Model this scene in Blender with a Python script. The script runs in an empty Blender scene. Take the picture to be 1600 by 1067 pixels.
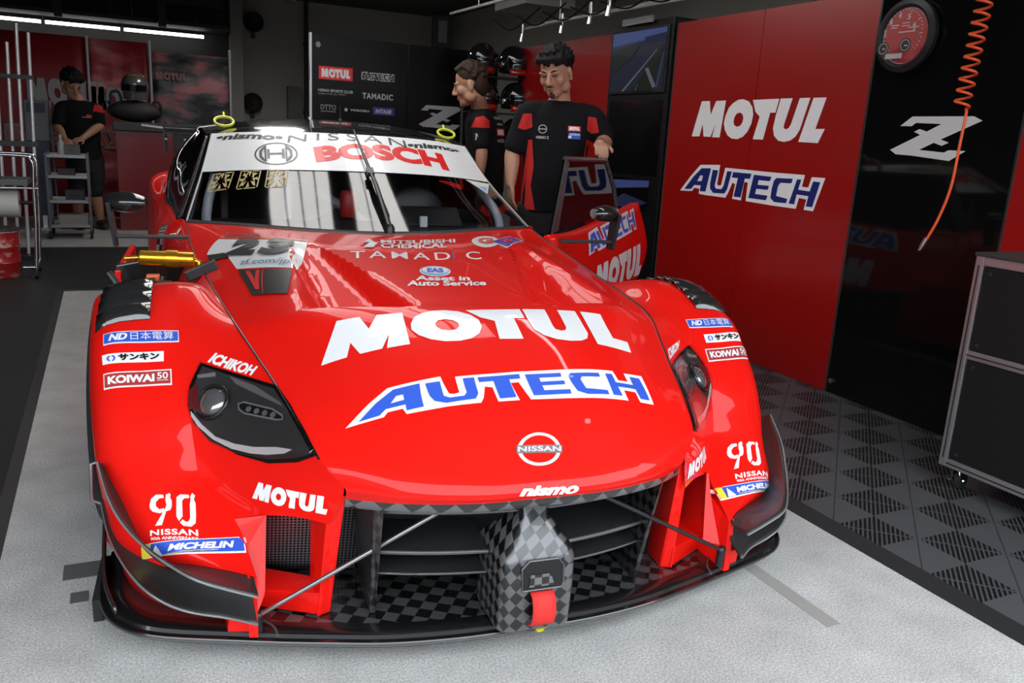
import bpy, bmesh, math, random
from mathutils import Vector, Matrix
from mathutils.bvhtree import BVHTree

# ------------------------------------------------------------------ scene, camera, light
SC = bpy.context.scene
COL = SC.collection
PI = math.pi
R = math.radians

cam_d = bpy.data.cameras.new('camera')
cam = bpy.data.objects.new('camera', cam_d)
COL.objects.link(cam)
SC.camera = cam
cam_d.sensor_width = 36.0
cam_d.lens = 1306.28 / 1600 * 36.0
cam_d.clip_start = 0.05
cam_d.clip_end = 200
CAM_H = 1.14
_p, _r, _h = R(13.67689), R(3.174135), R(25.927395)
_f = Vector((math.sin(_h) * math.cos(_p), math.cos(_h) * math.cos(_p), -math.sin(_p)))
_x = Vector((math.cos(_h), -math.sin(_h), 0))
_u = _x.cross(_f)
_rx = math.cos(_r) * _x + math.sin(_r) * _u
_ru = -math.sin(_r) * _x + math.cos(_r) * _u
M3 = Matrix((_rx, _ru, -_f)).transposed()
cam.matrix_world = Matrix.Translation((0, 0, CAM_H)) @ M3.to_4x4()

SC.view_settings.view_transform = 'Standard'
SC.view_settings.look = 'None'
SC.view_settings.gamma = 1.0
SC.view_settings.use_curve_mapping = False
SC.view_settings.exposure = 0.0
SC.cycles.use_denoising = True
SC.cycles.max_bounces = 8
SC.cycles.sample_clamp_indirect = 6.0
SC.cycles.caustics_reflective = False
SC.cycles.caustics_refractive = False

# daylight outside the open garage door
world = bpy.data.worlds.new('sky')
SC.world = world
world.use_nodes = True
wn = world.node_tree.nodes
wl = world.node_tree.links
bg = wn['Background']
bg.inputs['Color'].default_value = (0.86, 0.93, 1.0, 1)
bg.inputs['Strength'].default_value = 5.7


# ------------------------------------------------------------------ materials
MATS = {}


def mat(name, col, rough=0.5, metal=0.0, coat=0.0, spec=0.5, emit=None, estr=0.0):
    if name in MATS:
        return MATS[name]
    m = bpy.data.materials.new(name)
    m.use_nodes = True
    b = m.node_tree.nodes['Principled BSDF']
    b.inputs['Base Color'].default_value = (*col, 1)
    b.inputs['Roughness'].default_value = rough
    b.inputs['Metallic'].default_value = metal
    b.inputs['Coat Weight'].default_value = coat
    b.inputs['Coat Roughness'].default_value = 0.03
    b.inputs['Specular IOR Level'].default_value = spec
    if emit:
        b.inputs['Emission Color'].default_value = (*emit, 1)
        b.inputs['Emission Strength'].default_value = estr
    MATS[name] = m
    return m


def nodes_of(m):
    return m.node_tree.nodes, m.node_tree.links, m.node_tree.nodes['Principled BSDF']


def noise_bump(m, scale, strength, detail=4, dist=0.01):
    n, l, b = nodes_of(m)
    tc = n.new('ShaderNodeTexCoord')
    t = n.new('ShaderNodeTexNoise')
    t.inputs['Scale'].default_value = scale
    t.inputs['Detail'].default_value = detail
    bp = n.new('ShaderNodeBump')
    bp.inputs['Strength'].default_value = strength
    bp.inputs['Distance'].default_value = dist
    l.new(tc.outputs['Object'], t.inputs['Vector'])
    l.new(t.outputs['Fac'], bp.inputs['Height'])
    l.new(bp.outputs['Normal'], b.inputs['Normal'])
    return t


def checker_mat(name, c1, c2, scale, rough, coat, euler=(0, 0, 0), plane='xy', r2=None):
    """woven carbon in large squares: a checker in the object's own coordinates"""
    m = mat(name, c1, rough, 0, coat)
    n, l, b = nodes_of(m)
    tc = n.new('ShaderNodeTexCoord')
    mp = n.new('ShaderNodeMapping')
    mp.inputs['Rotation'].default_value = euler
    ck = n.new('ShaderNodeTexChecker')
    ck.inputs['Scale'].default_value = scale
    ck.inputs['Color1'].default_value = (*c1, 1)
    ck.inputs['Color2'].default_value = (*c2, 1)
    sx = n.new('ShaderNodeSeparateXYZ')
    cx = n.new('ShaderNodeCombineXYZ')
    l.new(tc.outputs['Object'], sx.inputs[0])
    if plane == 'wrap':
        sb = n.new('ShaderNodeMath')
        sb.operation = 'SUBTRACT'
        l.new(sx.outputs['X'], sb.inputs[0])
        l.new(sx.outputs['Y'], sb.inputs[1])
        l.new(sb.outputs[0], cx.inputs['X'])
        l.new(sx.outputs['Z'], cx.inputs['Y'])
    a, bb = {'wrap': ('X', 'Z'), 'xy': ('X', 'Y'), 'xz': ('X', 'Z'), 'yz': ('Y', 'Z')}[plane]
    if plane != 'wrap':
        l.new(sx.outputs[a], cx.inputs['X'])
        l.new(sx.outputs[bb], cx.inputs['Y'])
    cx.inputs['Z'].default_value = 0.013
    l.new(cx.outputs[0], mp.inputs['Vector'])
    l.new(mp.outputs[0], ck.inputs['Vector'])
    l.new(ck.outputs['Color'], b.inputs['Base Color'])
    if r2 is not None:
        mr = n.new('ShaderNodeMapRange')
        mr.inputs['To Min'].default_value = rough
        mr.inputs['To Max'].default_value = r2
        l.new(ck.outputs['Fac'], mr.inputs['Value'])
        l.new(mr.outputs[0], b.inputs['Roughness'])
    return m


def twill_mat(name, c1, c2, scale, rough, coat, direction=(1, 1, 1)):
    """fine carbon twill: narrow diagonal bands"""
    m = mat(name, c1, rough, 0, coat)
    n, l, b = nodes_of(m)
    tc = n.new('ShaderNodeTexCoord')
    mp = n.new('ShaderNodeMapping')
    mp.inputs['Scale'].default_value = direction
    w = n.new('ShaderNodeTexWave')
    w.wave_type = 'BANDS'
    w.bands_direction = 'DIAGONAL'
    w.inputs['Scale'].default_value = scale
    r = n.new('ShaderNodeMix')
    r.data_type = 'RGBA'
    r.inputs['A'].default_value = (*c1, 1)
    r.inputs['B'].default_value = (*c2, 1)
    l.new(tc.outputs['Object'], mp.inputs['Vector'])
    l.new(mp.outputs[0], w.inputs['Vector'])
    l.new(w.outputs['Fac'], r.inputs['Factor'])
    l.new(r.outputs['Result'], b.inputs['Base Color'])
    return m


RED = mat('red_paint', (0.80, 0.010, 0.006), 0.40, 0, 0.42, 0.05)
REDW = mat('red_panel', (0.30, 0.005, 0.0035), 0.30, 0, 0.12)
WHITE = mat('white_vinyl', (0.86, 0.86, 0.86), 0.4, 0, 0.4)
BLUE = mat('blue_vinyl', (0.035, 0.11, 0.62), 0.4, 0, 0.4)
NAVY = mat('navy_vinyl', (0.008, 0.018, 0.16), 0.4, 0, 0.3)
BLACK = mat('black_vinyl', (0.008, 0.008, 0.008), 0.4, 0, 0.2)
YELLOW = mat('yellow_vinyl', (0.85, 0.72, 0.05), 0.4, 0, 0.3)
REDV = mat('red_vinyl', (0.72, 0.012, 0.012), 0.4, 0, 0.3)
GREYV = mat('grey_vinyl', (0.42, 0.42, 0.42), 0.45)
GOLDV = mat('gold_vinyl', (0.45, 0.36, 0.14), 0.45)
MAROON = mat('maroon_vinyl', (0.42, 0.04, 0.04), 0.4, 0, 0.3)
CYANV = mat('light_blue_vinyl', (0.25, 0.5, 0.9), 0.4, 0, 0.3)
ORANGEV = mat('orange_vinyl', (0.8, 0.07, 0.02), 0.4, 0, 0.3)
DARK = mat('dark_void', (0.004, 0.004, 0.004), 0.8)
BLK = mat('black_plastic', (0.012, 0.012, 0.013), 0.4)
RUBBER = mat('rubber', (0.014, 0.014, 0.014), 0.7)
GLOSSBLK = mat('gloss_black_panel', (0.004, 0.004, 0.004), 0.05, 0, 0.0, 0.25)
CHROME = mat('chrome', (0.8, 0.8, 0.8), 0.15, 1.0)
ALU = mat('aluminium', (0.55, 0.55, 0.56), 0.35, 1.0)
STEEL = mat('steel_tube', (0.5, 0.5, 0.5), 0.3, 1.0)
GOLD = mat('gold_anodised', (0.9, 0.45, 0.03), 0.25, 0.85)
ORANGE = mat('orange_plastic', (0.85, 0.12, 0.01), 0.45)
TWILL = twill_mat('carbon_twill', (0.006, 0.006, 0.006), (0.040, 0.040, 0.040), 95, 0.45, 0.15)
TWILL2 = twill_mat('carbon_twill_shiny', (0.008, 0.008, 0.008), (0.03, 0.03, 0.03), 60, 0.15, 1.0)
WEAVE = checker_mat('carbon_weave_floor', (0.006, 0.006, 0.006), (0.05, 0.05, 0.051), 30, 0.2, 0.6, (0, 0, R(32)), 'xy')
WEAVEF = checker_mat('carbon_weave_front', (0.005, 0.005, 0.005), (0.085, 0.085, 0.087), 42, 0.3, 0.6, (0, 0, R(45)), 'wrap')
WEAVES = checker_mat('carbon_weave_side', (0.004, 0.004, 0.004), (0.035, 0.035, 0.036), 42, 0.3, 0.6, (0, 0, R(38)), 'wrap')
WEAVER = checker_mat('carbon_weave_roof', (0.012, 0.012, 0.014), (0.05, 0.05, 0.054), 12, 0.16, 1.0, (0, 0, R(12)), 'xy')
SKIN = mat('skin', (0.47, 0.24, 0.15), 0.5)
HAIR = mat('hair_black', (0.006, 0.005, 0.005), 0.65, 0, 0, 0.2)
HAIRB = mat('hair_dark_brown', (0.035, 0.020, 0.012), 0.65, 0, 0, 0.25)
SHIRT = mat('shirt_black', (0.007, 0.007, 0.008), 0.9, 0, 0, .2)
SHIRTR = mat('shirt_red', (0.55, 0.015, 0.012), 0.8)
TROUSER = mat('trousers_black', (0.008, 0.008, 0.009), 0.85)


# ------------------------------------------------------------------ mesh helpers
def link(name, me, parent=None, m=None):
    o = bpy.data.objects.new(name, me)
    COL.objects.link(o)
    if parent is not None:
        o.parent = parent
    if m is not None:
        for k in (m if isinstance(m, (list, tuple)) else [m]):
            me.materials.append(k)
    return o


def smooth_by_angle(me, ang=40):
    me.polygons.foreach_set('use_smooth', [True] * len(me.polygons))
    bm = bmesh.new()
    bm.from_mesh(me)
    a = R(ang)
    for e in bm.edges:
        e.smooth = not (len(e.link_faces) == 2 and e.calc_face_angle(0) > a)
    bm.to_mesh(me)
    bm.free()


class MB:
    """collects shapes into ONE mesh"""

    def __init__(self):
        self.v, self.f, self.mi = [], [], []
        self.cur = 0

    def add(self, vs, fs):
        n = len(self.v)
        self.v += [tuple(p) for p in vs]
        self.f += [tuple(i + n for i in q) for q in fs]
        self.mi += [self.cur] * len(fs)
        return self

    def box(self, c, s, rot=None):
        hx, hy, hz = s[0] / 2, s[1] / 2, s[2] / 2
        vs = [Vector((x, y, z)) for x in (-hx, hx) for y in (-hy, hy) for z in (-hz, hz)]
        if rot is not None:
            e = Matrix.Rotation(rot[2], 3, 'Z') @ Matrix.Rotation(rot[1], 3, 'Y') @ Matrix.Rotation(rot[0], 3, 'X')
            vs = [e @ p for p in vs]
        c = Vector(c)
        return self.add([p + c for p in vs], [(0, 1, 3, 2), (4, 6, 7, 5), (0, 4, 5, 1), (2, 3, 7, 6), (0, 2, 6, 4), (1, 5, 7, 3)])

    def bbox(self, a, b):
        a, b = Vector(a), Vector(b)
        return self.box((a + b) / 2, b - a)

    def hexa(self, p):  # 8 points: bottom ring 0-3, top ring 4-7
        return self.add(p, [(3, 2, 1, 0), (4, 5, 6, 7), (0, 1, 5, 4), (1, 2, 6, 5), (2, 3, 7, 6), (3, 0, 4, 7)])

    def prism(self, poly, off):
        n = len(poly)
        off = Vector(off)
        a = [Vector(p) for p in poly]
        return self.add(a + [p + off for p in a], [tuple(range(n))[::-1], tuple(range(n, 2 * n))] + [(i, (i + 1) % n, n + (i + 1) % n, n + i) for i in range(n)])

    def tube(self, pts, r, seg=10, cap=True, closed=False):
        pts = [Vector(p) for p in pts]
        n = len(pts)
        rs = r if isinstance(r, (list, tuple)) else [r] * n
        ring0 = None
        vs, fs = [], []
        prev = None
        for i, p in enumerate(pts):
            if closed:
                t = pts[(i + 1) % n] - pts[i - 1]
            else:
                t = pts[min(i + 1, n - 1)] - pts[max(i - 1, 0)]
            t.normalize()
            if prev is None:
                q = Vector((0, 0, 1)) if abs(t.z) < 0.9 else Vector((1, 0, 0))
                a = t.cross(q).normalized()
            else:
                a = (prev - t * prev.dot(t)).normalized()
            prev = a
            b = t.cross(a)
            for k in range(seg):
                w = 2 * PI * k / seg
                vs.append(p + (a * math.cos(w) + b * math.sin(w)) * rs[i])
        for i in range(n if closed else n - 1):
            for k in range(seg):
                j = (i + 1) % n
                fs.append((i * seg + k, i * seg + (k + 1) % seg, j * seg + (k + 1) % seg, j * seg + k))
        if cap and not closed:
            fs.append(tuple(range(seg))[::-1])
            fs.append(tuple((n - 1) * seg + k for k in range(seg)))
        return self.add(vs, fs)

    def cyl(self, a, b, r, seg=16, r2=None):
        return self.tube([a, b], [r, r if r2 is None else r2], seg)

    def lathe(self, prof, c=(0, 0, 0), axis='z', seg=24, cap=True):
        c = Vector(c)
        vs, fs = [], []
        for (r, h) in prof:
            for k in range(seg):
                w = 2 * PI * k / seg
                x, y = r * math.cos(w), r * math.sin(w)
                vs.append(c + Vector({'z': (x, y, h), 'y': (x, h, y), 'x': (h, x, y)}[axis]))
        n = len(prof)
        for i in range(n - 1):
            for k in range(seg):
                fs.append((i * seg + k, i * seg + (k + 1) % seg, (i + 1) * seg + (k + 1) % seg, (i + 1) * seg + k))
        if cap:
            fs.append(tuple(range(seg))[::-1])
            fs.append(tuple((n - 1) * seg + k for k in range(seg)))
        return self.add(vs, fs)

    def ball(self, c, s, nu=16, nv=10, rot=None):
        s = (s, s, s) if isinstance(s, (int, float)) else s
        c = Vector(c)
        vs, fs = [Vector((0, 0, -s[2]))], []
        for j in range(1, nv):
            w = -PI / 2 + PI * j / nv
            for i in range(nu):
                a = 2 * PI * i / nu
                vs.append(Vector((s[0] * math.cos(w) * math.cos(a), s[1] * math.cos(w) * math.sin(a), s[2] * math.sin(w))))
        vs.append(Vector((0, 0, s[2])))
        for i in range(nu):
            fs.append((0, 1 + (i + 1) % nu, 1 + i))
            for j in range(nv - 2):
                p, q = 1 + j * nu, 1 + (j + 1) * nu
                fs.append((p + i, p + (i + 1) % nu, q + (i + 1) % nu, q + i))
            p = 1 + (nv - 2) * nu
            fs.append((p + i, p + (i + 1) % nu, len(vs) - 1))
        if rot is not None:
            vs = [rot @ p for p in vs]
        return self.add([p + c for p in vs], fs)

    def grid(self, g, flip=False, close_u=False):
        """g: rows of points"""
        nr, nc = len(g), len(g[0])
        vs = [p for row in g for p in row]
        fs = []
        for i in range(nr - 1):
            for j in range(nc if close_u else nc - 1):
                k = (j + 1) % nc
                q = (i * nc + j, i * nc + k, (i + 1) * nc + k, (i + 1) * nc + j)
                fs.append(q[::-1] if flip else q)
        return self.add(vs, fs)

    def mirror(self):
        n = len(self.v)
        self.v += [(-x, y, z) for x, y, z in self.v]
        self.f += [tuple(i + n for i in q)[::-1] for q in self.f]
        self.mi += list(self.mi)
        return self

    def build(self, name, m, parent=None, smooth=None, weld=0.0, normals=True, bevel=0, solid=0):
        me = bpy.data.meshes.new(name)
        me.from_pydata(self.v, [], self.f)
        me.polygons.foreach_set('material_index', self.mi)
        bm = bmesh.new()
        bm.from_mesh(me)
        if weld:
            bmesh.ops.remove_doubles(bm, verts=bm.verts, dist=weld)
        if normals:
            bmesh.ops.recalc_face_normals(bm, faces=bm.faces)
        if bevel:
            es = [e for e in bm.edges if len(e.link_faces) == 2 and e.calc_face_angle(0) > R(35)]
            bmesh.ops.bevel(bm, geom=es, offset=bevel, segments=2, profile=0.7, affect='EDGES', clamp_overlap=True)
        bm.to_mesh(me)
        bm.free()
        if smooth:
            smooth_by_angle(me, smooth)
        o = link(name, me, parent, m)
        if solid:
            s = o.modifiers.new('panel thickness', 'SOLIDIFY')
            s.thickness = solid
            s.offset = -1
        return o


def cr(p, t):
    """Catmull-Rom through a list of vectors, t in [0, n-1]"""
    n = len(p)
    i = min(int(t), n - 2)
    f = t - i
    p1, p2 = p[i], p[i + 1]
    p0 = p[i - 1] if i > 0 else p1 * 2 - p2
    p3 = p[i + 2] if i + 2 < n else p2 * 2 - p1
    return 0.5 * (2 * p1 + (p2 - p0) * f + (2 * p0 - 5 * p1 + 4 * p2 - p3) * f * f + (3 * p1 - p0 - 3 * p2 + p3) * f ** 3)


def spline(pts, n):
    p = [Vector(q) for q in pts]
    return [cr(p, (len(p) - 1) * k / (n - 1)) for k in range(n)]


def surf(rows, mu, mv):
    """rows[i][j] control points -> dense grid, mu steps per row span, mv per column span"""
    rows = [[Vector(q) for q in r] for r in rows]
    nr, nc = len(rows), len(rows[0])
    tmp = [[cr(r, (nc - 1) * k / ((nc - 1) * mv)) for k in range((nc - 1) * mv + 1)] for r in rows]
    out = []
    for k in range((nr - 1) * mu + 1):
        t = (nr - 1) * k / ((nr - 1) * mu)
        out.append([cr([tmp[i][j] for i in range(nr)], t) for j in range(len(tmp[0]))])
    return out


def empty(name, loc=(0, 0, 0), rz=0.0, label=None, cat=None, group=None):
    o = bpy.data.objects.new(name, None)
    COL.objects.link(o)
    o.location = loc
    o.rotation_euler = (0, 0, rz)
    o.empty_display_size = 0.1
    if label:
        tag(o, label, cat, group)
    return o


def tag(o, label, cat, group=None):
    o['label'] = label
    o['category'] = cat
    if group:
        o['group'] = group
    return o


def struct(o):
    o['kind'] = 'structure'
    return o


# ------------------------------------------------------------------ letters and stickers
FONT_CACHE = {}


def tris_of_curve(cu):
    o = bpy.data.objects.new('tmp', cu)
    COL.objects.link(o)
    dg = bpy.context.evaluated_depsgraph_get()
    me = bpy.data.meshes.new_from_object(o.evaluated_get(dg))
    vs = [v.co.to_2d() for v in me.vertices]
    fs = [tuple(p.vertices) for p in me.polygons]
    bpy.data.objects.remove(o)
    bpy.data.meshes.remove(me)
    return vs, fs


def text_shape(s, bold=0.0, shear=0.0, space=1.0):
    k = (s, bold, shear, space)
    if k not in FONT_CACHE:
        cu = bpy.data.curves.new('t', 'FONT')
        cu.body = s
        cu.offset = bold
        cu.shear = shear
        cu.space_character = space
        cu.resolution_u = 4
        FONT_CACHE[k] = tris_of_curve(cu)
    return FONT_CACHE[k]


def poly_shape(contours):
    cu = bpy.data.curves.new('p', 'CURVE')
    cu.dimensions = '2D'
    cu.fill_mode = 'FRONT'
    for c in contours:
        sp = cu.splines.new('POLY')
        sp.points.add(len(c) - 1)
        for i, p in enumerate(c):
            sp.points[i].co = (p[0], p[1], 0, 1)
        sp.use_cyclic_u = True
    return tris_of_curve(cu)


def grow(c, d, lim=2.2):
    """offset a closed contour outwards by d with mitred corners"""
    n = len(c)
    a = sum(c[i][0] * c[(i + 1) % n][1] - c[(i + 1) % n][0] * c[i][1] for i in range(n))
    sg = 1 if a > 0 else -1
    out = []
    for i in range(n):
        p, q, r = Vector(c[i - 1]), Vector(c[i]), Vector(c[(i + 1) % n])
        e1, e2 = (q - p).normalized(), (r - q).normalized()
        n1, n2 = Vector((e1.y, -e1.x)) * sg, Vector((e2.y, -e2.x)) * sg
        b = n1 + n2
        if b.length < 1e-6:
            b = n1.copy()
        b.normalize()
        out.append(q + b * (d * min(lim, 1 / max(0.2, b.dot(n1)))))
    return [(p.x, p.y) for p in out]


def fit_unit(shape, box=None):
    vs, fs = shape
    if box is None:
        x0, x1 = min(v[0] for v in vs), max(v[0] for v in vs)
        y0, y1 = min(v[1] for v in vs), max(v[1] for v in vs)
    else:
        x0, y0, x1, y1 = box
    return [((v[0] - x0) / (x1 - x0), (v[1] - y0) / (y1 - y0)) for v in vs], fs


def cut_grid(vs, fs, nx, ny):
    bm = bmesh.new()
    bv = [bm.verts.new((v[0], v[1], 0)) for v in vs]
    for f in fs:
        try:
            bm.faces.new([bv[i] for i in f])
        except ValueError:
            pass
    xs = [v[0] for v in vs]
    ys = [v[1] for v in vs]
    for ax, n, lo, hi in ((0, nx, min(xs), max(xs)), (1, ny, min(ys), max(ys))):
        for k in range(1, n):
            c = lo + (hi - lo) * k / n
            co = Vector((c, 0, 0)) if ax == 0 else Vector((0, c, 0))
            no = Vector((1, 0, 0)) if ax == 0 else Vector((0, 1, 0))
            bmesh.ops.bisect_plane(bm, geom=bm.verts[:] + bm.edges[:] + bm.faces[:], dist=1e-6, plane_co=co, plane_no=no)
    bmesh.ops.triangulate(bm, faces=bm.faces[:])
    bm.verts.index_update()
    out = [(v.co.x, v.co.y) for v in bm.verts]
    of = [tuple(v.index for v in f.verts) for f in bm.faces]
    bm.free()
    return out, of


RECT = ([(0, 0), (1, 0), (1, 1), (0, 1)], [(0, 1, 2, 3)])


def stick(name, layers, quad, m_parent, bvh=None, lift=0.0015, step=0.03, label=None, bow=None):
    """lays flat vinyl on a surface.  layers: [(unit shape, material, unit rect or None)];
    quad: corner points BL, BR, TR, TL on the surface (parent's frame)"""
    q = [Vector(p) for p in quad]
    nrm = (q[2] - q[0]).cross(q[3] - q[1]).normalized()
    W = max((q[1] - q[0]).length, (q[2] - q[3]).length)
    H = max((q[3] - q[0]).length, (q[2] - q[1]).length)
    mb = MB()
    mats = []
    for k, (shape, m, rect) in enumerate(layers):
        vs, fs = shape
        if rect:
            vs = [(rect[0] + v[0] * (rect[2] - rect[0]), rect[1] + v[1] * (rect[3] - rect[1])) for v in vs]
        if bvh is not None:
            vs, fs = cut_grid(vs, fs, max(1, min(90, int(W / step))), max(1, min(40, int(H / step))))
        pts = []
        for (u, v) in vs:
            p = q[0] * ((1 - u) * (1 - v)) + q[1] * (u * (1 - v)) + q[2] * (u * v) + q[3] * ((1 - u) * v)
            pn = nrm
            if bvh is not None:
                best = None
                for sg in (-1, 1):
                    h = bvh.ray_cast(p + nrm * (-sg * 0.004), nrm * sg, 0.25)
                    if h[0] is not None and (best is None or (h[0] - p).length < best[0]):
                        best = ((h[0] - p).length, h[0], h[1])
                if best is None:
                    h = bvh.find_nearest(p)
                    best = (0, h[0], h[1])
                p = best[1]
                pn = best[2] if best[2].dot(nrm) > 0 else -best[2]
            pts.append(p + pn * (lift + 0.0011 * k))
        if m not in mats:
            mats.append(m)
        mb.cur = mats.index(m)
        mb.add(pts, fs)
    o = mb.build(name, mats, m_parent, normals=False)
    # all faces look outwards
    me = o.data
    bm = bmesh.new()
    bm.from_mesh(me)
    fl = [f for f in bm.faces if f.normal.dot(nrm) < 0]
    bmesh.ops.reverse_faces(bm, faces=fl)
    bm.to_mesh(me)
    bm.free()
    if label:
        o['label'] = label
    return o


def T(s, bold=0.02, shear=0.0, space=1.0):
    return fit_unit(text_shape(s, bold, shear, space))


def px_norm(contours, pts4):
    """contours digitised in one frame -> unit square whose corners are pts4 (BL, BR, TR, TL), by homography"""
    src = pts4
    A, b = [], []
    dst = [(0, 0), (1, 0), (1, 1), (0, 1)]
    import numpy as np
    for (x, y), (u, v) in zip(src, dst):
        A.append([x, y, 1, 0, 0, 0, -u * x, -u * y]); b.append(u)
        A.append([0, 0, 0, x, y, 1, -v * x, -v * y]); b.append(v)
    h = np.linalg.solve(np.array(A, float), np.array(b, float))
    out = []
    for c in contours:
        o = []
        for (x, y) in c:
            w = h[6] * x + h[7] * y + 1
            o.append(((h[0] * x + h[1] * y + h[2]) / w, (h[3] * x + h[4] * y + h[5]) / w))
        out.append(o)
    return out


# heavy slanted capitals of the oil maker's sign
_oil = [
    [(232, 440), (305, 170), (363, 170), (370, 272), (408, 170), (478, 168), (440, 447), (383, 445), (407, 345), (372, 442), (320, 440), (313, 345), (290, 439)],
    [(600, 162), (640, 178), (668, 220), (678, 275), (668, 340), (643, 400), (610, 440), (570, 458), (530, 455), (498, 430), (476, 385), (468, 335), (478, 280), (500, 222), (530, 187), (565, 165)],
    [(580, 258), (600, 270), (608, 300), (602, 332), (588, 355), (565, 364), (545, 352), (538, 325), (543, 292), (558, 266)],
    [(668, 168), (853, 164), (834, 262), (797, 262), (760, 460), (685, 458), (724, 290), (690, 252)],
    [(863, 163), (946, 163), (905, 340), (902, 370), (918, 384), (938, 374), (952, 345), (995, 163), (1068, 162), (1020, 385), (995, 435), (960, 464), (915, 476), (870, 466), (838, 430), (826, 375), (838, 285)],
    [(1090, 162), (1180, 162), (1130, 380), (1197, 380), (1160, 483), (1018, 475)],
]
OIL_C = px_norm(_oil, [(232, 440), (1169, 484), (1232, 160), (305, 169)])
OIL = poly_shape(OIL_C)
# blue-on-white racing capitals
_aut = [
    [(190, 800), (255, 722), (312, 670), (380, 672), (345, 818), (302, 815), (312, 777), (264, 773), (240, 800)],
    [(284, 748), (318, 748), (326, 714), (308, 712)],
    [(393, 680), (432, 685), (412, 780), (422, 798), (462, 802), (477, 782), (497, 690), (530, 693), (505, 800), (485, 832), (402, 828), (380, 800), (380, 762)],
    [(540, 696), (672, 708), (664, 738), (628, 735), (603, 858), (552, 853), (578, 732), (534, 728)],
    [(690, 714), (816, 728), (808, 754), (728, 746), (722, 774), (806, 782), (798, 808), (716, 800), (709, 834), (800, 846), (790, 878), (660, 862)],
    [(852, 735), (970, 742), (962, 769), (884, 764), (870, 784), (862, 848), (946, 868), (938, 898), (850, 890), (822, 862), (827, 800), (836, 752)],
    [(1000, 745), (1030, 748), (1016, 808), (1100, 820), (1116, 760), (1167, 765), (1131, 926), (1084, 920), (1096, 850), (1010, 838), (998, 906), (958, 900)],
]
_q = [(155, 812), (1140, 955), (1197, 740), (300, 648)]
AUT_C = px_norm(_aut, _q)
_autw = [[(155, 812), (240, 712), (302, 650), (442, 654), (430, 770), (440, 778), (458, 775), (480, 670), (840, 705), (965, 715), (1050, 722), (1040, 790), (1085, 795), (1100, 735), (1197, 742), (1140, 955), (1070, 945), (1082, 872), (1028, 862), (1012, 938), (830, 915), (640, 885), (650, 760), (625, 757), (605, 880), (540, 870), (560, 770), (540, 760), (510, 830), (490, 862), (395, 850), (350, 845), (295, 835), (298, 797), (262, 793), (245, 815)]]
AUTW = poly_shape(px_norm(_autw, _q))
AUT = poly_shape(AUT_C)
# barred Z emblem
_zz = [[(315, 688), (695, 686), (750, 712), (525, 832), (580, 850), (540, 872), (485, 855), (395, 905), (565, 913), (590, 897), (697, 897), (610, 963), (345, 945), (235, 943), (190, 915), (385, 808), (340, 788), (375, 770), (425, 785), (510, 735), (345, 730), (318, 752), (240, 752)]]
ZED = poly_shape(px_norm(_zz, [(190, 960), (700, 960), (750, 686), (240, 686)]))


def ring_shape(r1=0.5, r2=0.4, n=40, cx=0.5, cy=0.5, sy=1.0):
    return poly_shape([[(cx + r * math.cos(2 * PI * k / n), cy + sy * r * math.sin(2 * PI * k / n)) for k in range(n)] for r in (r1, r2)])


def disc_shape(n=32, rx=0.5, ry=0.5):
    return ([(0.5 + rx * math.cos(2 * PI * k / n), 0.5 + ry * math.sin(2 * PI * k / n)) for k in range(n)], [tuple(range(n))])


def frame_shape(tx, ty):
    return poly_shape([[(0, 0), (1, 0), (1, 1), (0, 1)], [(tx, ty), (tx, 1 - ty), (1 - tx, 1 - ty), (1 - tx, ty)]])
# ------------------------------------------------------------------ the garage: floor, walls, ceiling
conc = mat('concrete', (.40, .39, .37), .62)
n, l, bs = nodes_of(conc)
tc = n.new('ShaderNodeTexCoord')
mixes = None
prev = None
for sc_, lo, hi, fac in ((1.1, .82, 1.0, 1), (7.0, .84, 1.06, 1), (190.0, .62, 1.30, 1)):
    t = n.new('ShaderNodeTexNoise')
    t.inputs['Scale'].default_value = sc_
    t.inputs['Detail'].default_value = 6
    mr = n.new('ShaderNodeMapRange')
    mr.inputs['From Min'].default_value = .3
    mr.inputs['From Max'].default_value = .7
    mr.inputs['To Min'].default_value = lo
    mr.inputs['To Max'].default_value = hi
    l.new(tc.outputs['Object'], t.inputs['Vector'])
    l.new(t.outputs['Fac'], mr.inputs['Value'])
    if prev is None:
        prev = mr.outputs[0]
    else:
        mm = n.new('ShaderNodeMath')
        mm.operation = 'MULTIPLY'
        l.new(prev, mm.inputs[0])
        l.new(mr.outputs[0], mm.inputs[1])
        prev = mm.outputs[0]
vm = n.new('ShaderNodeVectorMath')
vm.operation = 'SCALE'
vm.inputs[0].default_value = (.56, .55, .53)
l.new(prev, vm.inputs['Scale'])
l.new(vm.outputs[0], bs.inputs['Base Color'])
noise_bump(conc, 260, .12, 3, .003)
bs.inputs['Specular IOR Level'].default_value = .35

b = MB()
b.bbox((-4.6, .2, -.12), (4.6, 12.4, 0))
struct(b.build('floor', conc))
# lines worn into the lane
stain = mat('floor_stain', (.10, .10, .095), .7)
b = MB()
b.bbox((-.16, 2.17, 0), (.10, 2.25, .002))
b.bbox((-.14, 2.05, 0), (-.10, 2.10, .0015))
struct(b.build('floor_mark', stain))
b = MB()
b.hexa([(1.555, 1.315, 0), (1.60, 1.315, 0), (1.60, 1.95, 0), (1.555, 1.95, 0), (1.555, 1.315, .0012), (1.60, 1.315, .0012), (1.60, 1.95, .0012), (1.555, 1.95, .0012)])
struct(b.build('floor_joint', mat('floor_joint', (.33, .315, .29), .7)))
b = MB()
b.bbox((-4.5, -.6, 0), (-.345, 8.17, .012))
b.prism([(-.345, -.6, .012), (-.345, -.6, 0), (-.31, -.6, 0)], (0, 8.77, 0))
b.bbox((-.345, 6.145, 0), (2.03, 8.17, .012))
rub = mat('rubber_mat', (.018, .018, .019), .55)
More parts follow.
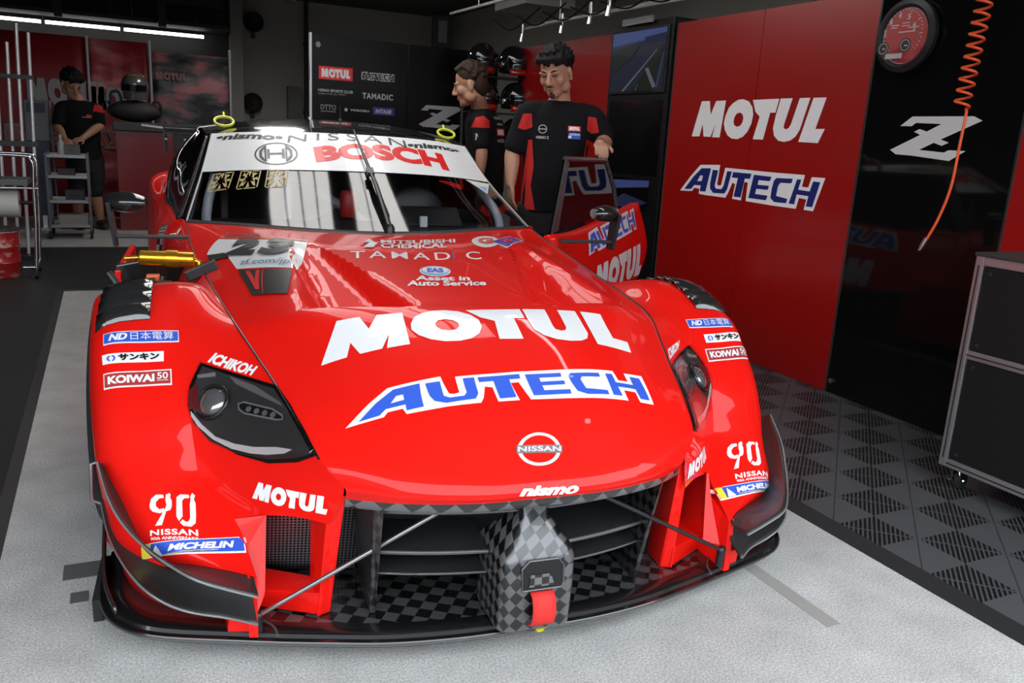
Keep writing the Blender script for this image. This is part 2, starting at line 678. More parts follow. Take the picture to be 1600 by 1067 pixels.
noise_bump(rub, 300, .3, 2, .002)
struct(b.build('floor_mat', rub))

# perforated tiles along the right-hand panels: solid and slotted triangles
TS = .40
tile = mat('floor_tile', (.055, .056, .060), .5)
b = MB()
b.bbox((2.03, -.4, 0), (4.4, 7.0, .012))
b.cur = 0
b.prism([(1.963, -.4, 0), (2.03, -.4, .012), (2.03, -.4, 0)], (0, 7.4, 0))
t_mat = bpy.data.materials.new('slotted_tile')
t_mat.use_nodes = True
tn, tl_ = t_mat.node_tree.nodes, t_mat.node_tree.links
tb = tn['Principled BSDF']
tb.inputs['Roughness'].default_value = .5


def mth(op, a, c=None):
    q = tn.new('ShaderNodeMath')
    q.operation = op
    for i, v in enumerate((a, c)):
        if v is None:
            continue
        if isinstance(v, (int, float)):
            q.inputs[i].default_value = v
        else:
            tl_.new(v, q.inputs[i])
    return q.outputs[0]


tc = tn.new('ShaderNodeTexCoord')
sx = tn.new('ShaderNodeSeparateXYZ')
tl_.new(tc.outputs['Object'], sx.inputs[0])
X = mth('DIVIDE', mth('SUBTRACT', sx.outputs['X'], 2.006), .1785)
Y = mth('DIVIDE', mth('SUBTRACT', sx.outputs['Y'], 1.739), .166)
fx, fy = mth('FRACT', X), mth('FRACT', Y)
par = mth('FRACT', mth('MULTIPLY', mth('ADD', mth('FLOOR', X), mth('FLOOR', Y)), .5))
vented = mth('GREATER_THAN', par, .25)
w_ = mth('SUBTRACT', fx, fy)
q_ = mth('ADD', fx, fy)
slot = mth('LESS_THAN', mth('FRACT', mth('ADD', mth('MULTIPLY', w_, 9.0), .31)), .60)
rib = mth('LESS_THAN', mth('ABSOLUTE', mth('SUBTRACT', q_, 1.0)), .03)
edge = mth('GREATER_THAN', mth('MAXIMUM', mth('ABSOLUTE', mth('SUBTRACT', fx, .5)), mth('ABSOLUTE', mth('SUBTRACT', fy, .5))), .482)
seam = mth('LESS_THAN', mth('ABSOLUTE', w_), .016)
open_ = mth('MULTIPLY', mth('SUBTRACT', 1, rib), mth('SUBTRACT', 1, edge))
hole = mth('MULTIPLY', mth('MULTIPLY', vented, slot), open_)
dark = mth('MAXIMUM', hole, mth('MULTIPLY', seam, .6))
mixc = tn.new('ShaderNodeMix')
mixc.data_type = 'RGBA'
mixc.inputs['A'].default_value = (.074, .075, .080, 1)
mixc.inputs['B'].default_value = (.004, .004, .004, 1)
tl_.new(dark, mixc.inputs['Factor'])
tl_.new(mixc.outputs['Result'], tb.inputs['Base Color'])
bp = tn.new('ShaderNodeBump')
bp.inputs['Distance'].default_value = .008
bp.inputs['Strength'].default_value = .6
bp.invert = True
tl_.new(dark, bp.inputs['Height'])
tl_.new(bp.outputs['Normal'], tb.inputs['Normal'])
fo = b.build('floor_tiles', [tile])
fo.data.materials.clear()
fo.data.materials.append(t_mat)
fo.data.materials.append(rub)
for p in fo.data.polygons:
    p.material_index = 1 if p.index >= 6 else 0
struct(fo)

wallg = mat('wall_grey', (.52, .50, .45), .8)
walld = mat('wall_dark', (.10, .10, .095), .8)
ceilm = mat('ceiling_dark', (.05, .05, .048), .85)
b = MB()
b.bbox((-4.6, 12.2, 0), (4.6, 12.4, 2.9))
struct(b.build('wall_back', wallg))
b = MB()
b.bbox((-4.7, .2, 0), (-4.6, 12.2, 2.9))
struct(b.build('wall_left', walld))
b = MB()
b.bbox((4.6, .2, 0), (4.7, 12.2, 2.9))
struct(b.build('wall_right', wallg))
b = MB()
b.bbox((-4.7, -.25, 2.78), (4.7, 12.4, 2.95))
struct(b.build('ceiling', ceilm))
b = MB()
b.bbox((1.47, 11.6, 0), (1.62, 12.2, 2.78))
struct(b.build('trim_1', mat('column_grey', (.42, .41, .38), .8)))
b = MB()
for k in range(5):
    b.bbox((-4.0, 10.9, 2.42 - .11 * k * 0 - .0), (1.3, 11.0, 2.5)) if k == 0 else b.bbox((-3.6 + k * 1.05, 10.88, 2.16), (-3.52 + k * 1.05, 11.0, 2.78))
b.bbox((-4.3, 11.75, 1.2), (1.46, 11.8, 2.78))
b.bbox((-4.2, 11.0, 2.20), (1.4, 12.0, 2.24))
struct(b.build('trim_2', mat('shutter_dark', (.035, .035, .034), .7)))

# outside: the pit lane and the stand across it
b = MB()
b.bbox((-40, -40, -.14), (40, .2, -.012))
struct(b.build('floor_apron', mat('asphalt', (.07, .07, .07), .8)))
b = MB()
b.bbox((-40, -17, -.1), (40, -15, 4.2))
struct(b.build('wall_front', mat('stand_grey', (.06, .06, .065), .8)))


# ------------------------------------------------------------------ lamps
def tube_lamp(name, x, y0, y1, z, w, strength, label, group):
    t = empty(name, (x, (y0 + y1) / 2, z), 0, label, 'ceiling light', group)
    h = (y1 - y0) / 2
    q = MB()
    q.bbox((-w * .5 - .012, -h, .0), (w * .5 + .012, h, .05))
    q.build('housing', mat('lamp_housing', (.3, .3, .3), .5), t)
    q = MB()
    q.bbox((-w * .5, -h + .02, -.012), (w * .5, h - .02, .0))
    q.build('diffuser', mat('lamp_%d' % int(strength * 10), (1, 1, 1), .5, emit=(1, .98, .95), estr=strength), t)
    return t


LAMP = 4.4
for k, x in enumerate((.50, .655, .81, .965)):
    tube_lamp('ceiling_light', x, 3.3, 6.5, 2.58, .135, LAMP, 'white strip lamp of the left cluster on the ceiling above the car', 'strip lamps of the left cluster')
for k, x in enumerate((1.35, 1.505, 1.70)):
    tube_lamp('ceiling_light', x, 3.3, 6.5, 2.58, .135 if k < 2 else .16, LAMP, 'white strip lamp of the right cluster on the ceiling above the car', 'strip lamps of the right cluster')
tube_lamp('ceiling_light', 1.45, 8.55, 9.3, 2.58, .55, LAMP * 2.2, 'broad lamp panel on the ceiling behind the car', None)
tube_lamp('ceiling_light', 2.22, 2.5, 4.1, 2.58, .05, LAMP * 3, 'narrow strip lamp above the right-hand panels', None)
tube_lamp('ceiling_light', 2.24, .75, .93, 2.58, .12, LAMP * 3, 'small square lamp near the garage opening', None)
# the row of tubes across the back of the garage
_y = 11.5
for (p0, p1, lab) in ((-1.9, -.60, 'leftmost glowing tube lamp of the row above the red banners'), (-.58, .22, 'second glowing tube lamp of the row above the red banners'), (.24, 1.155, 'rightmost glowing tube lamp of the row above the red banners')):
    t = empty('tube_light', ((p0 + p1) / 2, _y, 2.142), 0, lab, 'tube light', None)
    h = (p1 - p0) / 2
    q = MB()
    q.bbox((-h, -.02, .012), (h, .02, .05))
    q.bbox((-h + .1, -.006, .05), (-h + .11, .006, .62))
    q.bbox((h - .11, -.006, .05), (h - .1, .006, .62))
    q.build('housing', BLK, t)
    q = MB()
    q.cyl((-h + .012, -.004, 0), (h - .012, -.004, 0), .022, 12)
    q.build('tube', mat('tube_glow', (1, 1, 1), .5, emit=(1, .98, .96), estr=6.0), t)
# ------------------------------------------------------------------ the race car (own frame: x to its left, y backwards, z up)
CAR_X, CAR_YAW = 0.648348, R(-5.709636)
car = empty('race_car', (CAR_X, 0, 0), CAR_YAW,
            'red and black race car with white windscreen banner parked on the concrete lane', 'car')


def mirror_pt(p):
    return (-p[0], p[1], p[2])


# --- bonnet: rows from the nose edge to the windscreen, columns from the centre to the seam
hood_rows = [
    [(0, 1.425, .414), (.15, 1.438, .410), (.29, 1.485, .403), (.398, 1.556, .393)],
    [(0, 1.418, .437), (.15, 1.430, .434), (.29, 1.475, .430), (.402, 1.545, .425)],
    [(0, 1.465, .488), (.17, 1.478, .484), (.33, 1.525, .475), (.446, 1.587, .472)],
    [(0, 1.560, .575), (.18, 1.575, .572), (.34, 1.635, .555), (.482, 1.705, .523)],
    [(0, 1.700, .640), (.19, 1.715, .636), (.36, 1.775, .612), (.513, 1.830, .561)],
    [(0, 1.830, .684), (.20, 1.845, .680), (.38, 1.900, .656), (.550, 1.960, .600)],
    [(0, 1.970, .714), (.20, 1.977, .711), (.415, 2.03, .697), (.592, 2.118, .643)],
    [(0, 2.250, .742), (.20, 2.260, .744), (.42, 2.300, .728), (.625, 2.350, .660)],
    [(0, 2.600, .765), (.20, 2.610, .770), (.42, 2.630, .758), (.660, 2.650, .674)],
    [(0, 2.950, .764), (.22, 2.980, .768), (.45, 3.020, .760), (.705, 3.050, .695)],
    [(0, 3.240, .738), (.25, 3.275, .742), (.50, 3.390, .746), (.735, 3.545, .742)],
]
MU, MV = 7, 16
hg = surf(hood_rows, MU, MV)
BRK = 6 * MU


def vent(p):
    """two wedge-shaped outlets behind the break line"""
    yb = 1.972 + 0.14 * max(0.0, p.x - 0.15) / 0.45
    t = (p.y - yb) / (2.72 - yb)
    if t < -0.01 or t > 1:
        return 0.0
    t = max(0, t)
    xi, xo = .157 + (.35 - .157) * t, .437 + (.40 - .437) * t
    if not xi < p.x < xo:
        return 0.0
    k = 1 - t
    fi, fo = (p.x - xi) / (.055 * k + 1e-4), (xo - p.x) / (.085 * k + 1e-4)
    return -0.058 * k ** 0.8 * min(1, fi, fo)


rows = []
for i, r in enumerate(hg):
    if i == BRK:
        rows.append([p.copy() for p in r])
        rows.append([Vector((p.x, p.y + 0.003, p.z + vent(p))) for p in r])
    elif i > BRK:
        rows.append([Vector((p.x, p.y, p.z + vent(p))) for p in r])
    else:
        rows.append(r)
b = MB()
b.grid(rows)
b.mirror()
hood = b.build('bonnet', RED, car, smooth=28, weld=0.0008)

# carbon lip and black cavity roof under the nose
lip_rows = [[hood_rows[0][j] for j in range(4)],
            [(x, y + .012, z - .024) for x, y, z in hood_rows[0]],
            [(x, y + .06, z - .030) for x, y, z in hood_rows[0]]]
b = MB()
b.grid(surf(lip_rows, 2, 8))
b.mirror()
b.build('nose_lip', checker_mat('lip_weave', (0.02, 0.02, 0.02), (0.13, 0.13, 0.13), 26, .3, .5, (0, 0, R(45)), 'xz'), car, smooth=30, weld=.0008)

# --- front fenders with the cheek that carries the headlight
f0 = [(.66, 2.65, .674), (.625, 2.35, .660), (.592, 2.118, .643), (.550, 1.96, .600), (.513, 1.83, .561), (.482, 1.705, .523), (.446, 1.587, .472), (.402, 1.545, .425), (.428, 1.571, .332)]
f1 = [(.705, 2.62, .650), (.675, 2.35, .698), (.665, 2.15, .645), (.645, 2.01, .578), (.62, 1.91, .520), (.585, 1.80, .465), (.545, 1.705, .418), (.51, 1.64, .372), (.49, 1.625, .330)]
f2 = [(.76, 2.62, .640), (.735, 2.36, .706), (.728, 2.16, .640), (.715, 2.04, .575), (.705, 1.94, .500), (.695, 1.88, .410), (.68, 1.84, .340), (.612, 1.745, .280), (.55, 1.665, .322)]
cheek = [[f0[i], f1[i], f2[i]] for i in range(9)]
fend = [
    [f2[0], (.84, 2.62, .640), (.925, 2.62, .615), (.962, 2.62, .56), (.972, 2.64, .38)],
    [f2[1], (.80, 2.37, .698), (.905, 2.39, .676), (.953, 2.41, .628), (.962, 2.45, .40)],
    [f2[2], (.80, 2.15, .635), (.898, 2.15, .621), (.940, 2.20, .572), (.950, 2.28, .40)],
    [f2[3], (.795, 2.03, .555), (.895, 2.045, .543), (.932, 2.10, .488), (.940, 2.20, .36)],
    [f2[4], (.790, 1.93, .480), (.889, 1.965, .466), (.923, 2.03, .418), (.931, 2.13, .31)],
    [f2[5], (.785, 1.858, .390), (.882, 1.908, .380), (.914, 1.98, .345), (.918, 2.08, .26)],
    [f2[6], (.780, 1.780, .315), (.865, 1.850, .305), (.898, 1.94, .27), (.912, 2.04, .22)],
    [f2[7], (.735, 1.695, .260), (.840, 1.770, .250), (.883, 1.88, .225), (.905, 2.00, .18)],
    [(.575, 1.58, .223), (.665, 1.65, .212), (.800, 1.74, .200), (.868, 1.85, .180), (.900, 1.97, .15)],
]
fenders = []
for sg in (-1, 1):
    b = MB()
    b.grid(surf(cheek, 6, 10))
    b.grid(surf(fend, 6, 7))
    # inner wall of the fender beside the brake duct, and the edge folded under the face
    w = [(.575, 1.58, .223), (.592, 1.70, .240), (.612, 1.745, .279), (.57, 1.80, .32), (.565, 1.92, .32), (.565, 1.92, .085), (.575, 1.577, .085)]
    b.prism(w, (.018, .004, 0))
    b.prism([(.614, 1.748, .281), (.55, 1.665, .322), (.556, 1.655, .135), (.575, 1.60, .130), (.577, 1.585, .222), (.590, 1.69, .238)], (.006, .02, -.004))
    if sg < 0:
        b.v = [mirror_pt(p) for p in b.v]
        b.f = [q[::-1] for q in b.f]
    fenders.append(b.build('front_fender', RED, car, smooth=32, weld=.001))

# dark seams between bonnet and fenders
for sg in (-1, 1):
    b = MB()
    pts = [Vector((sg * (p[0] + .001), p[1], p[2] + .0012)) for p in f0[:7]]
    ext = [(sg * .705, 3.05, .697), (sg * .735, 3.545, .744)]
    pts = [Vector(q) for q in ext[::-1]] + pts
    b.tube(spline(pts, 60), .0028, 6)
    b.build('panel_gap', BLACK, car)

# --- radiator and brake-duct surround
for sg in (-1, 1):
    b = MB()
    b.hexa([(.418, 1.632, .088), (.448, 1.620, .088), (.455, 1.70, .088), (.425, 1.71, .088),
            (.397, 1.556, .400), (.430, 1.568, .400), (.455, 1.69, .400), (.415, 1.70, .400)])
    b.hexa([(.44, 1.618, .092), (.58, 1.70, .088), (.58, 1.82, .088), (.45, 1.72, .088),
            (.436, 1.608, .150), (.58, 1.69, .135), (.58, 1.80, .135), (.45, 1.70, .145)])
    if sg < 0:
        b.v = [mirror_pt(p) for p in b.v]
    b.build('duct_frame', RED, car, bevel=.004)

mesh_m = mat('radiator_mesh', (0.02, 0.02, 0.022), 0.35, 0.6)
n, l, bs = nodes_of(mesh_m)
tc = n.new('ShaderNodeTexCoord')
br = n.new('ShaderNodeTexBrick')
br.offset = 0.0
br.inputs['Scale'].default_value = 1.0
br.inputs['Brick Width'].default_value = 0.0085
br.inputs['Row Height'].default_value = 0.0085
br.inputs['Mortar Size'].default_value = 0.0016
br.inputs['Color1'].default_value = (0.006, 0.006, 0.007, 1)
br.inputs['Color2'].default_value = (0.012, 0.012, 0.013, 1)
br.inputs['Mortar'].default_value = (0.42, 0.43, 0.46, 1)
sx = n.new('ShaderNodeSeparateXYZ')
cx = n.new('ShaderNodeCombineXYZ')
l.new(tc.outputs['Object'], sx.inputs[0])
l.new(sx.outputs['X'], cx.inputs['X'])
l.new(sx.outputs['Z'], cx.inputs['Y'])
l.new(cx.outputs[0], br.inputs['Vector'])
l.new(br.outputs['Color'], bs.inputs['Base Color'])

for sg in (-1, 1):
    b = MB()
    g = []
    for k in range(9):
        z = .10 + .25 * k / 8
        g.append([Vector((sg * x, 1.70 + .05 * (x - .33) / .24 + .10 * (1 - k / 8), z)) for x in (.335, .40, .48, .566)])
    b.grid(g)
    b.build('brake_duct_mesh', mesh_m, car, smooth=60, solid=.006)
b = MB()
b.bbox((-.57, 1.96, .08), (.57, 1.99, .44))
b.grid([[Vector((x, 1.58, .372)) for x in (-.40, 0, .40)], [Vector((x, 1.98, .40)) for x in (-.57, 0, .57)]])
b.build('grille_cavity', DARK, car)
b = MB()
b.hexa([(-.33, 1.80, .10), (.33, 1.80, .10), (.33, 1.84, .10), (-.33, 1.84, .10), (-.33, 1.88, .37), (.33, 1.88, .37), (.33, 1.92, .37), (-.33, 1.92, .37)])
b.build('radiator_core', mat('radiator_black', (.008, .008, .009), .5, .3), car)

# curved carbon blades across the opening, their end posts and the crash nose
edge_m = mat('blade_edge', (.10, .10, .105), .3, .4)


def blade(z, y0, x0, x1, depth, th, zt=0.0, edge=True):
    bb = MB()
    g1, g2 = [], []
    N = 14
    for k in range(N + 1):
        x = x0 + (x1 - x0) * k / N
        yb = y0 + .55 * x * x
        g1.append(Vector((x, yb, z + zt * abs(x))))
        g2.append(Vector((x, yb + depth, z + zt * abs(x) + .02)))
    up = Vector((0, 0, th))
    bb.grid([g1, [p + up for p in g1], [p + up for p in g2], g2, g1])
    o = bb.build('grille_blade', TWILL2, car, smooth=40)
    if edge:
        bb = MB()
        bb.tube([p + Vector((0, -.001, th / 2)) for p in g1], th * .40, 6)
        bb.build('blade_edge', edge_m, o, smooth=60)
    return o


blade(.352, 1.50, -.335, -.035, .09, .006)
blade(.352, 1.50, .035, .335, .09, .006)
for sg in (-1, 1):
    a, c = (-.325, -.085) if sg < 0 else (.085, .325)
    blade(.242, 1.53, a, c, .12, .010)
    blade(.188, 1.54, a, c, .12, .006)
    b = MB()
    b.hexa([(sg * .322, 1.60, .090), (sg * .335, 1.60, .090), (sg * .335, 1.75, .090), (sg * .322, 1.75, .090),
            (sg * .325, 1.51, .385), (sg * .342, 1.53, .385), (sg * .36, 1.74, .385), (sg * .32, 1.74, .385)])
    b.build('grille_post', WEAVES, car, bevel=.003)
# crash nose: a rounded box with a square opening, on a slim neck
b = MB()
prof = [(.385, .034, 1.475, 1.55), (.345, .034, 1.468, 1.56), (.325, .050, 1.460, 1.57), (.305, .062, 1.452, 1.58), (.285, .080, 1.440, 1.60),
        (.262, .086, 1.428, 1.62), (.205, .086, 1.426, 1.62), (.150, .086, 1.430, 1.62), (.100, .086, 1.436, 1.62)]


def rr(hw, y0, y1, z, n=6):
    r = min(.03, hw * .7)
    pts = []
    for (cx_, cy_, a0) in ((hw - r, y0 + r, -90), (hw - r, y1 - r, 0), (-hw + r, y1 - r, 90), (-hw + r, y0 + r, 180)):
        for k in range(n + 1):
            a = R(a0 + 90 * k / n)
            pts.append(Vector((cx_ + r * math.cos(a), cy_ + r * math.sin(a), z)))
    return pts


b.grid([rr(hw, y0, y1, z) for z, hw, y0, y1 in prof], close_u=True)
nose = b.build('crash_nose', WEAVEF, car, smooth=45)
b = MB()
OPN = [(-.042, .203), (.046, .203), (.052, .215), (.050, .255), (.036, .272), (-.030, .272), (-.046, .255)]
b.prism([(x, 1.4235, z) for x, z in OPN], (0, .004, 0))
b.build('tow_opening', DARK, nose)
b = MB()
b.tube([(x, 1.4235, z) for x, z in OPN], .0022, 6, closed=True)
b.build('opening_rim', edge_m, nose)
b = MB()
b.hexa([(-.028, 1.4205, .212), (.03, 1.4205, .212), (.03, 1.4225, .212), (-.028, 1.4225, .212), (-.026, 1.4205, .240), (.02, 1.4205, .240), (.02, 1.4225, .240), (-.026, 1.4225, .240)])
b.build('opening_floor', checker_mat('tow_weave', (0.006, 0.006, 0.006), (0.12, 0.12, 0.12), 60, .3, .5, (0, 0, 0), 'xz'), nose)
b = MB()
strap = spline([(0, 1.424, .196), (0, 1.410, .190), (0, 1.402, .170), (0, 1.402, .148), (0, 1.412, .128), (0, 1.424, .124)], 16)
g = [[p + Vector((x, .0008 * abs(x) / .024, 0)) for p in strap] for x in (-.024, -.008, .010, .028)]
b.grid(g)
b.build('tow_strap', mat('red_webbing', (.62, .02, .015), .75), car, smooth=60, solid=.004)
b = MB()
b.prism([(-.012, 1.4, .0), (.004, 1.4, .004), (.0, 1.4, .008), (.014, 1.4, .012), (.012, 1.4, .018), (-.006, 1.4, .014), (-.016, 1.4, .010)], (0, .002, 0))
b.v = [(x + .02, y + .037 + z, .0885 + z * .1) for x, y, z in b.v]
b.build('arrow_mark', YELLOW, car)

# --- splitter: a broad carbon tray with a rounded edge
S_PLAN = [(0, 1.472), (.15, 1.480), (.30, 1.503), (.43, 1.541), (.62, 1.603), (.78, 1.662), (.855, 1.722), (.895, 1.80), (.912, 1.90), (.915, 2.05)]
sp = spline([(x, y, 0) for x, y in S_PLAN], 40)
half = [(p.x, p.y) for p in sp]


def tray(z0, z1, inset0, inset1):
    return [(x, y) for x, y in half]


b = MB()
ring = []
for k, (x, y) in enumerate(half):
    t = Vector((half[min(k + 1, 39)][0] - half[max(k - 1, 0)][0], half[min(k + 1, 39)][1] - half[max(k - 1, 0)][1])).normalized()
    nx, ny = t.y, -t.x  # outwards
    ring.append((x, y, nx, ny))
secs = [(-.012, .055), (0, .058), (.004, .064), (0, .070), (-.010, .072), (-.013, .080), (-.022, .086), (-.050, .086)]
g = [[Vector((x + nx * d, y + ny * d, z + .010 * max(0, 1 - abs(x) / .5))) for (x, y, nx, ny) in ring] for d, z in secs]
inner = [Vector((min(p.x, .86), 1.98, .086)) for p in g[-1]]
bot = [Vector((min(p.x, .86), 2.05, .055)) for p in g[0]]
mid = [(a * .5 + c * .5) for a, c in zip(g[-1], inner)]
mid = [Vector((p.x, p.y, .086)) for p in mid]
b.cur = 1
b.grid([bot] + g)
gt = [g[-1], mid, inner]
for i in range(39):
    b.cur = 0 if abs(half[i][0]) < .55 else 2
    b.grid([[r[i], r[i + 1]] for r in gt])
b.mirror()
b.build('front_splitter', [WEAVE, mat('splitter_black', (.006, .006, .006), .25, 0, .6), TWILL2], car, smooth=35, weld=.0006)
b = MB()
for k in (0,):
    b.tube([Vector((x + nx * .002, y + ny * .002, .0655 + .010 * max(0, 1 - abs(x) / .5))) for (x, y, nx, ny) in ring], .0022, 6)
b.mirror()
b.build('splitter_edge', mat('edge_grey', (.05, .05, .052), .35, .2), car, smooth=60)
for sg in (-1, 1):
    # join line between the centre section and the outer plates
    b = MB()
    pts = spline([(sg * .60, 1.70, .0885), (sg * .585, 1.66, .0885), (sg * .545, 1.61, .0885), (sg * .535, 1.573, .086)], 14)
    b.tube(pts, .003, 6)
    b.build('splitter_joint', edge_m, car, smooth=60)
    # end fences standing on the tray
    b = MB()
    e = spline([(sg * .868, 1.76, .088), (sg * .893, 1.83, .11), (sg * .907, 1.92, .14), (sg * .915, 2.05, .19)], 12)
    b.grid([[Vector((p.x, p.y, .07)) for p in e], e])
    b.build('splitter_fence', TWILL2, car, smooth=60, solid=.006)
    b = MB()
    b.hexa([(sg * .905, 1.86, .004), (sg * .925, 1.86, .004), (sg * .925, 2.05, .004), (sg * .905, 2.05, .004),
            (sg * .903, 1.84, .07), (sg * .923, 1.84, .07), (sg * .925, 2.05, .07), (sg * .905, 2.05, .07)])
    b.build('splitter_skirt', RUBBER, car)
    # red wall under the dive planes and the foot on the tray
    b = MB()
    lo = spline([(.600, 1.640, .086), (.700, 1.700, .086), (.800, 1.790, .086), (.860, 1.90, .086), (.885, 2.05, .086)], 14)
    hi = spline([(.590, 1.610, .215), (.690, 1.680, .215), (.800, 1.775, .215), (.862, 1.88, .22), (.890, 2.05, .24)], 14)
    b.grid([[Vector((sg * p.x, p.y, p.z)) for p in lo], [Vector((sg * p.x, p.y, p.z)) for p in hi]])
    b.build('bumper_side', RED, car, smooth=60, solid=.01)
    b = MB()
    b.hexa([(sg * .578, 1.598, .085), (sg * .636, 1.612, .085), (sg * .64, 1.68, .085), (sg * .578, 1.66, .085),
            (sg * .578, 1.585, .135), (sg * .632, 1.600, .128), (sg * .64, 1.68, .135), (sg * .578, 1.66, .135)])
    b.build('splitter_foot', RED, car, bevel=.004)

# --- dive planes
CU_F = [(.578, 1.505, .222), (.63, 1.508, .243), (.69, 1.520, .266), (.745, 1.58, .276), (.795, 1.651, .287), (.84, 1.724, .309), (.872, 1.79, .342), (.899, 1.885, .386)]
CU_I = [(.580, 1.583, .220), (.639, 1.634, .216), (.70, 1.672, .216), (.765, 1.712, .214), (.803, 1.735, .246), (.834, 1.797, .288), (.866, 1.862, .325), (.897, 1.92, .368)]
CL_F = [(.578, 1.515, .155), (.64, 1.565, .150), (.70, 1.585, .158), (.75, 1.600, .176), (.80, 1.642, .198), (.845, 1.73, .215), (.88, 1.83, .235), (.905, 1.95, .26)]
CL_I = [(.590, 1.600, .200), (.66, 1.655, .198), (.72, 1.69, .200), (.77, 1.72, .208), (.815, 1.77, .225), (.855, 1.84, .25), (.885, 1.92, .275), (.905, 1.99, .30)]
for sg in (-1, 1):
    for F, I, nm in ((CU_F, CU_I, 'dive_plane'), (CL_F, CL_I, 'dive_plane')):
        fa, ia = spline(F, 26), spline(I, 26)
        b = MB()
        midl = [(p + q) / 2 + Vector((0, .004, -.008)) for p, q in zip(fa, ia)]
        g = surf([[p for p in fa], midl, [p for p in ia]], 4, 1)
        b.grid([[Vector((sg * p.x, p.y, p.z)) for p in r] for r in g])
        o = b.build(nm, TWILL, car, smooth=60, solid=.005)
        b = MB()
        b.tube([Vector((sg * p.x, p.y - .001, p.z)) for p in fa], .0024, 6)
        b.build('plane_edge', mat('dive_edge', (.22, .22, .22), .35, .3), o, smooth=60)

# --- windscreen, banner, roof, side glass
W_B = [(.735, 3.545, .742), (.50, 3.39, .746), (.25, 3.275, .742), (0, 3.24, .738)]
W_M = [(.674, 3.98, .915), (.46, 3.83, .940), (.23, 3.735, .953), (0, 3.70, .957)]
W_T = [(.625, 4.27, 1.08), (.43, 4.135, 1.100), (.21, 4.06, 1.110), (0, 4.03, 1.112)]


def full(r):
    return [Vector(p) for p in r] + [Vector(mirror_pt(p)) for p in r[-2::-1]]


glass = bpy.data.materials.new('windscreen_glass')
glass.use_nodes = True
gn, gl = glass.node_tree.nodes, glass.node_tree.links
gn.remove(gn['Principled BSDF'])
tr = gn.new('ShaderNodeBsdfTransparent')
tr.inputs['Color'].default_value = (0.80, 0.82, 0.84, 1)
gs = gn.new('ShaderNodeBsdfGlossy')
gs.inputs['Roughness'].default_value = 0.06
fr = gn.new('ShaderNodeFresnel')
fr.inputs['IOR'].default_value = 1.95
mx = gn.new('ShaderNodeMixShader')
gg = gn.new('ShaderNodeNewGeometry')
im = gn.new('ShaderNodeMix')
im.inputs['A'].default_value = 1.95
im.inputs['B'].default_value = 1 / 1.95
gl.new(gg.outputs['Backfacing'], im.inputs['Factor'])
gl.new(im.outputs['Result'], fr.inputs['IOR'])
gl.new(fr.outputs[0], mx.inputs[0])
gl.new(tr.outputs[0], mx.inputs[1])
gl.new(gs.outputs[0], mx.inputs[2])
gl.new(mx.outputs[0], gn['Material Output'].inputs['Surface'])
tint = bpy.data.materials.new('tinted_glass')
tint.use_nodes = True
tb = tint.node_tree.nodes['Principled BSDF']
tb.inputs['Base Color'].default_value = (0.004, 0.004, 0.005, 1)
tb.inputs['Roughness'].default_value = 0.03

hl_glass = glass.copy()
hl_glass.name = 'headlight_cover_glass'
hl_glass.node_tree.nodes['Transparent BSDF'].inputs['Color'].default_value = (.85, .85, .85, 1)
ws = surf([full(W_B), full(W_M), full(W_T)], 10, 8)
b = MB()
b.grid(ws)
wscr = b.build('windscreen', glass, car, smooth=60, normals=False)
if sum((f.normal.z for f in wscr.data.polygons)) < 0:
    wscr.data.flip_normals()
b = MB()
gm = []
nr = len(ws)
for i in range(10, nr):
    gm.append([p + Vector((0, -.0012, .0026)) for p in ws[i]])
b.grid([r[0:] for r in gm])
banner = b.build('windscreen_banner', mat('banner_white', (.84, .84, .84), .35, 0, .6), car, smooth=60)
# black lower border of the screen
b = MB()
b.grid([[p + Vector((0, -.001, .0015)) for p in ws[0]], [p.lerp(q, .4) + Vector((0, -.001, .002)) for p, q in zip(ws[0], ws[1])]])
b.build('windscreen_seal', RUBBER, car, smooth=60)
b = MB()
lowr = [p + Vector((0, -.006, .002)) for p in ws[0]]
b.tube(lowr, .0045, 6)
b.build('cowl_strip', mat('cowl_grey', (.06, .06, .06), .4, .2), car, smooth=60)

roof_rows = [full(W_T),
             [Vector(p) for p in [(.660, 4.45, 1.094), (.43, 4.36, 1.130), (.21, 4.33, 1.144), (0, 4.32, 1.148), (-.21, 4.33, 1.144), (-.43, 4.36, 1.130), (-.660, 4.45, 1.094)]],
             [Vector(p) for p in [(.692, 4.80, 1.112), (.43, 4.80, 1.158), (.21, 4.80, 1.175), (0, 4.80, 1.180), (-.21, 4.80, 1.175), (-.43, 4.80, 1.158), (-.692, 4.80, 1.112)]],
             [Vector(p) for p in [(.68, 5.30, 1.09), (.40, 5.30, 1.135), (.20, 5.30, 1.150), (0, 5.30, 1.155), (-.20, 5.30, 1.150), (-.40, 5.30, 1.135), (-.68, 5.30, 1.09)]],
             [Vector(p) for p in [(.54, 5.75, .96), (.36, 5.75, .995), (.18, 5.75, 1.01), (0, 5.75, 1.015), (-.18, 5.75, 1.01), (-.36, 5.75, .995), (-.54, 5.75, .96)]],
             [Vector(p) for p in [(.50, 6.10, .82), (.33, 6.10, .83), (.16, 6.10, .835), (0, 6.10, .836), (-.16, 6.10, .835), (-.33, 6.10, .83), (-.50, 6.10, .82)]]]
b = MB()
b.grid(surf(roof_rows, 6, 6))
roof = b.build('roof', WEAVER, car, smooth=50)
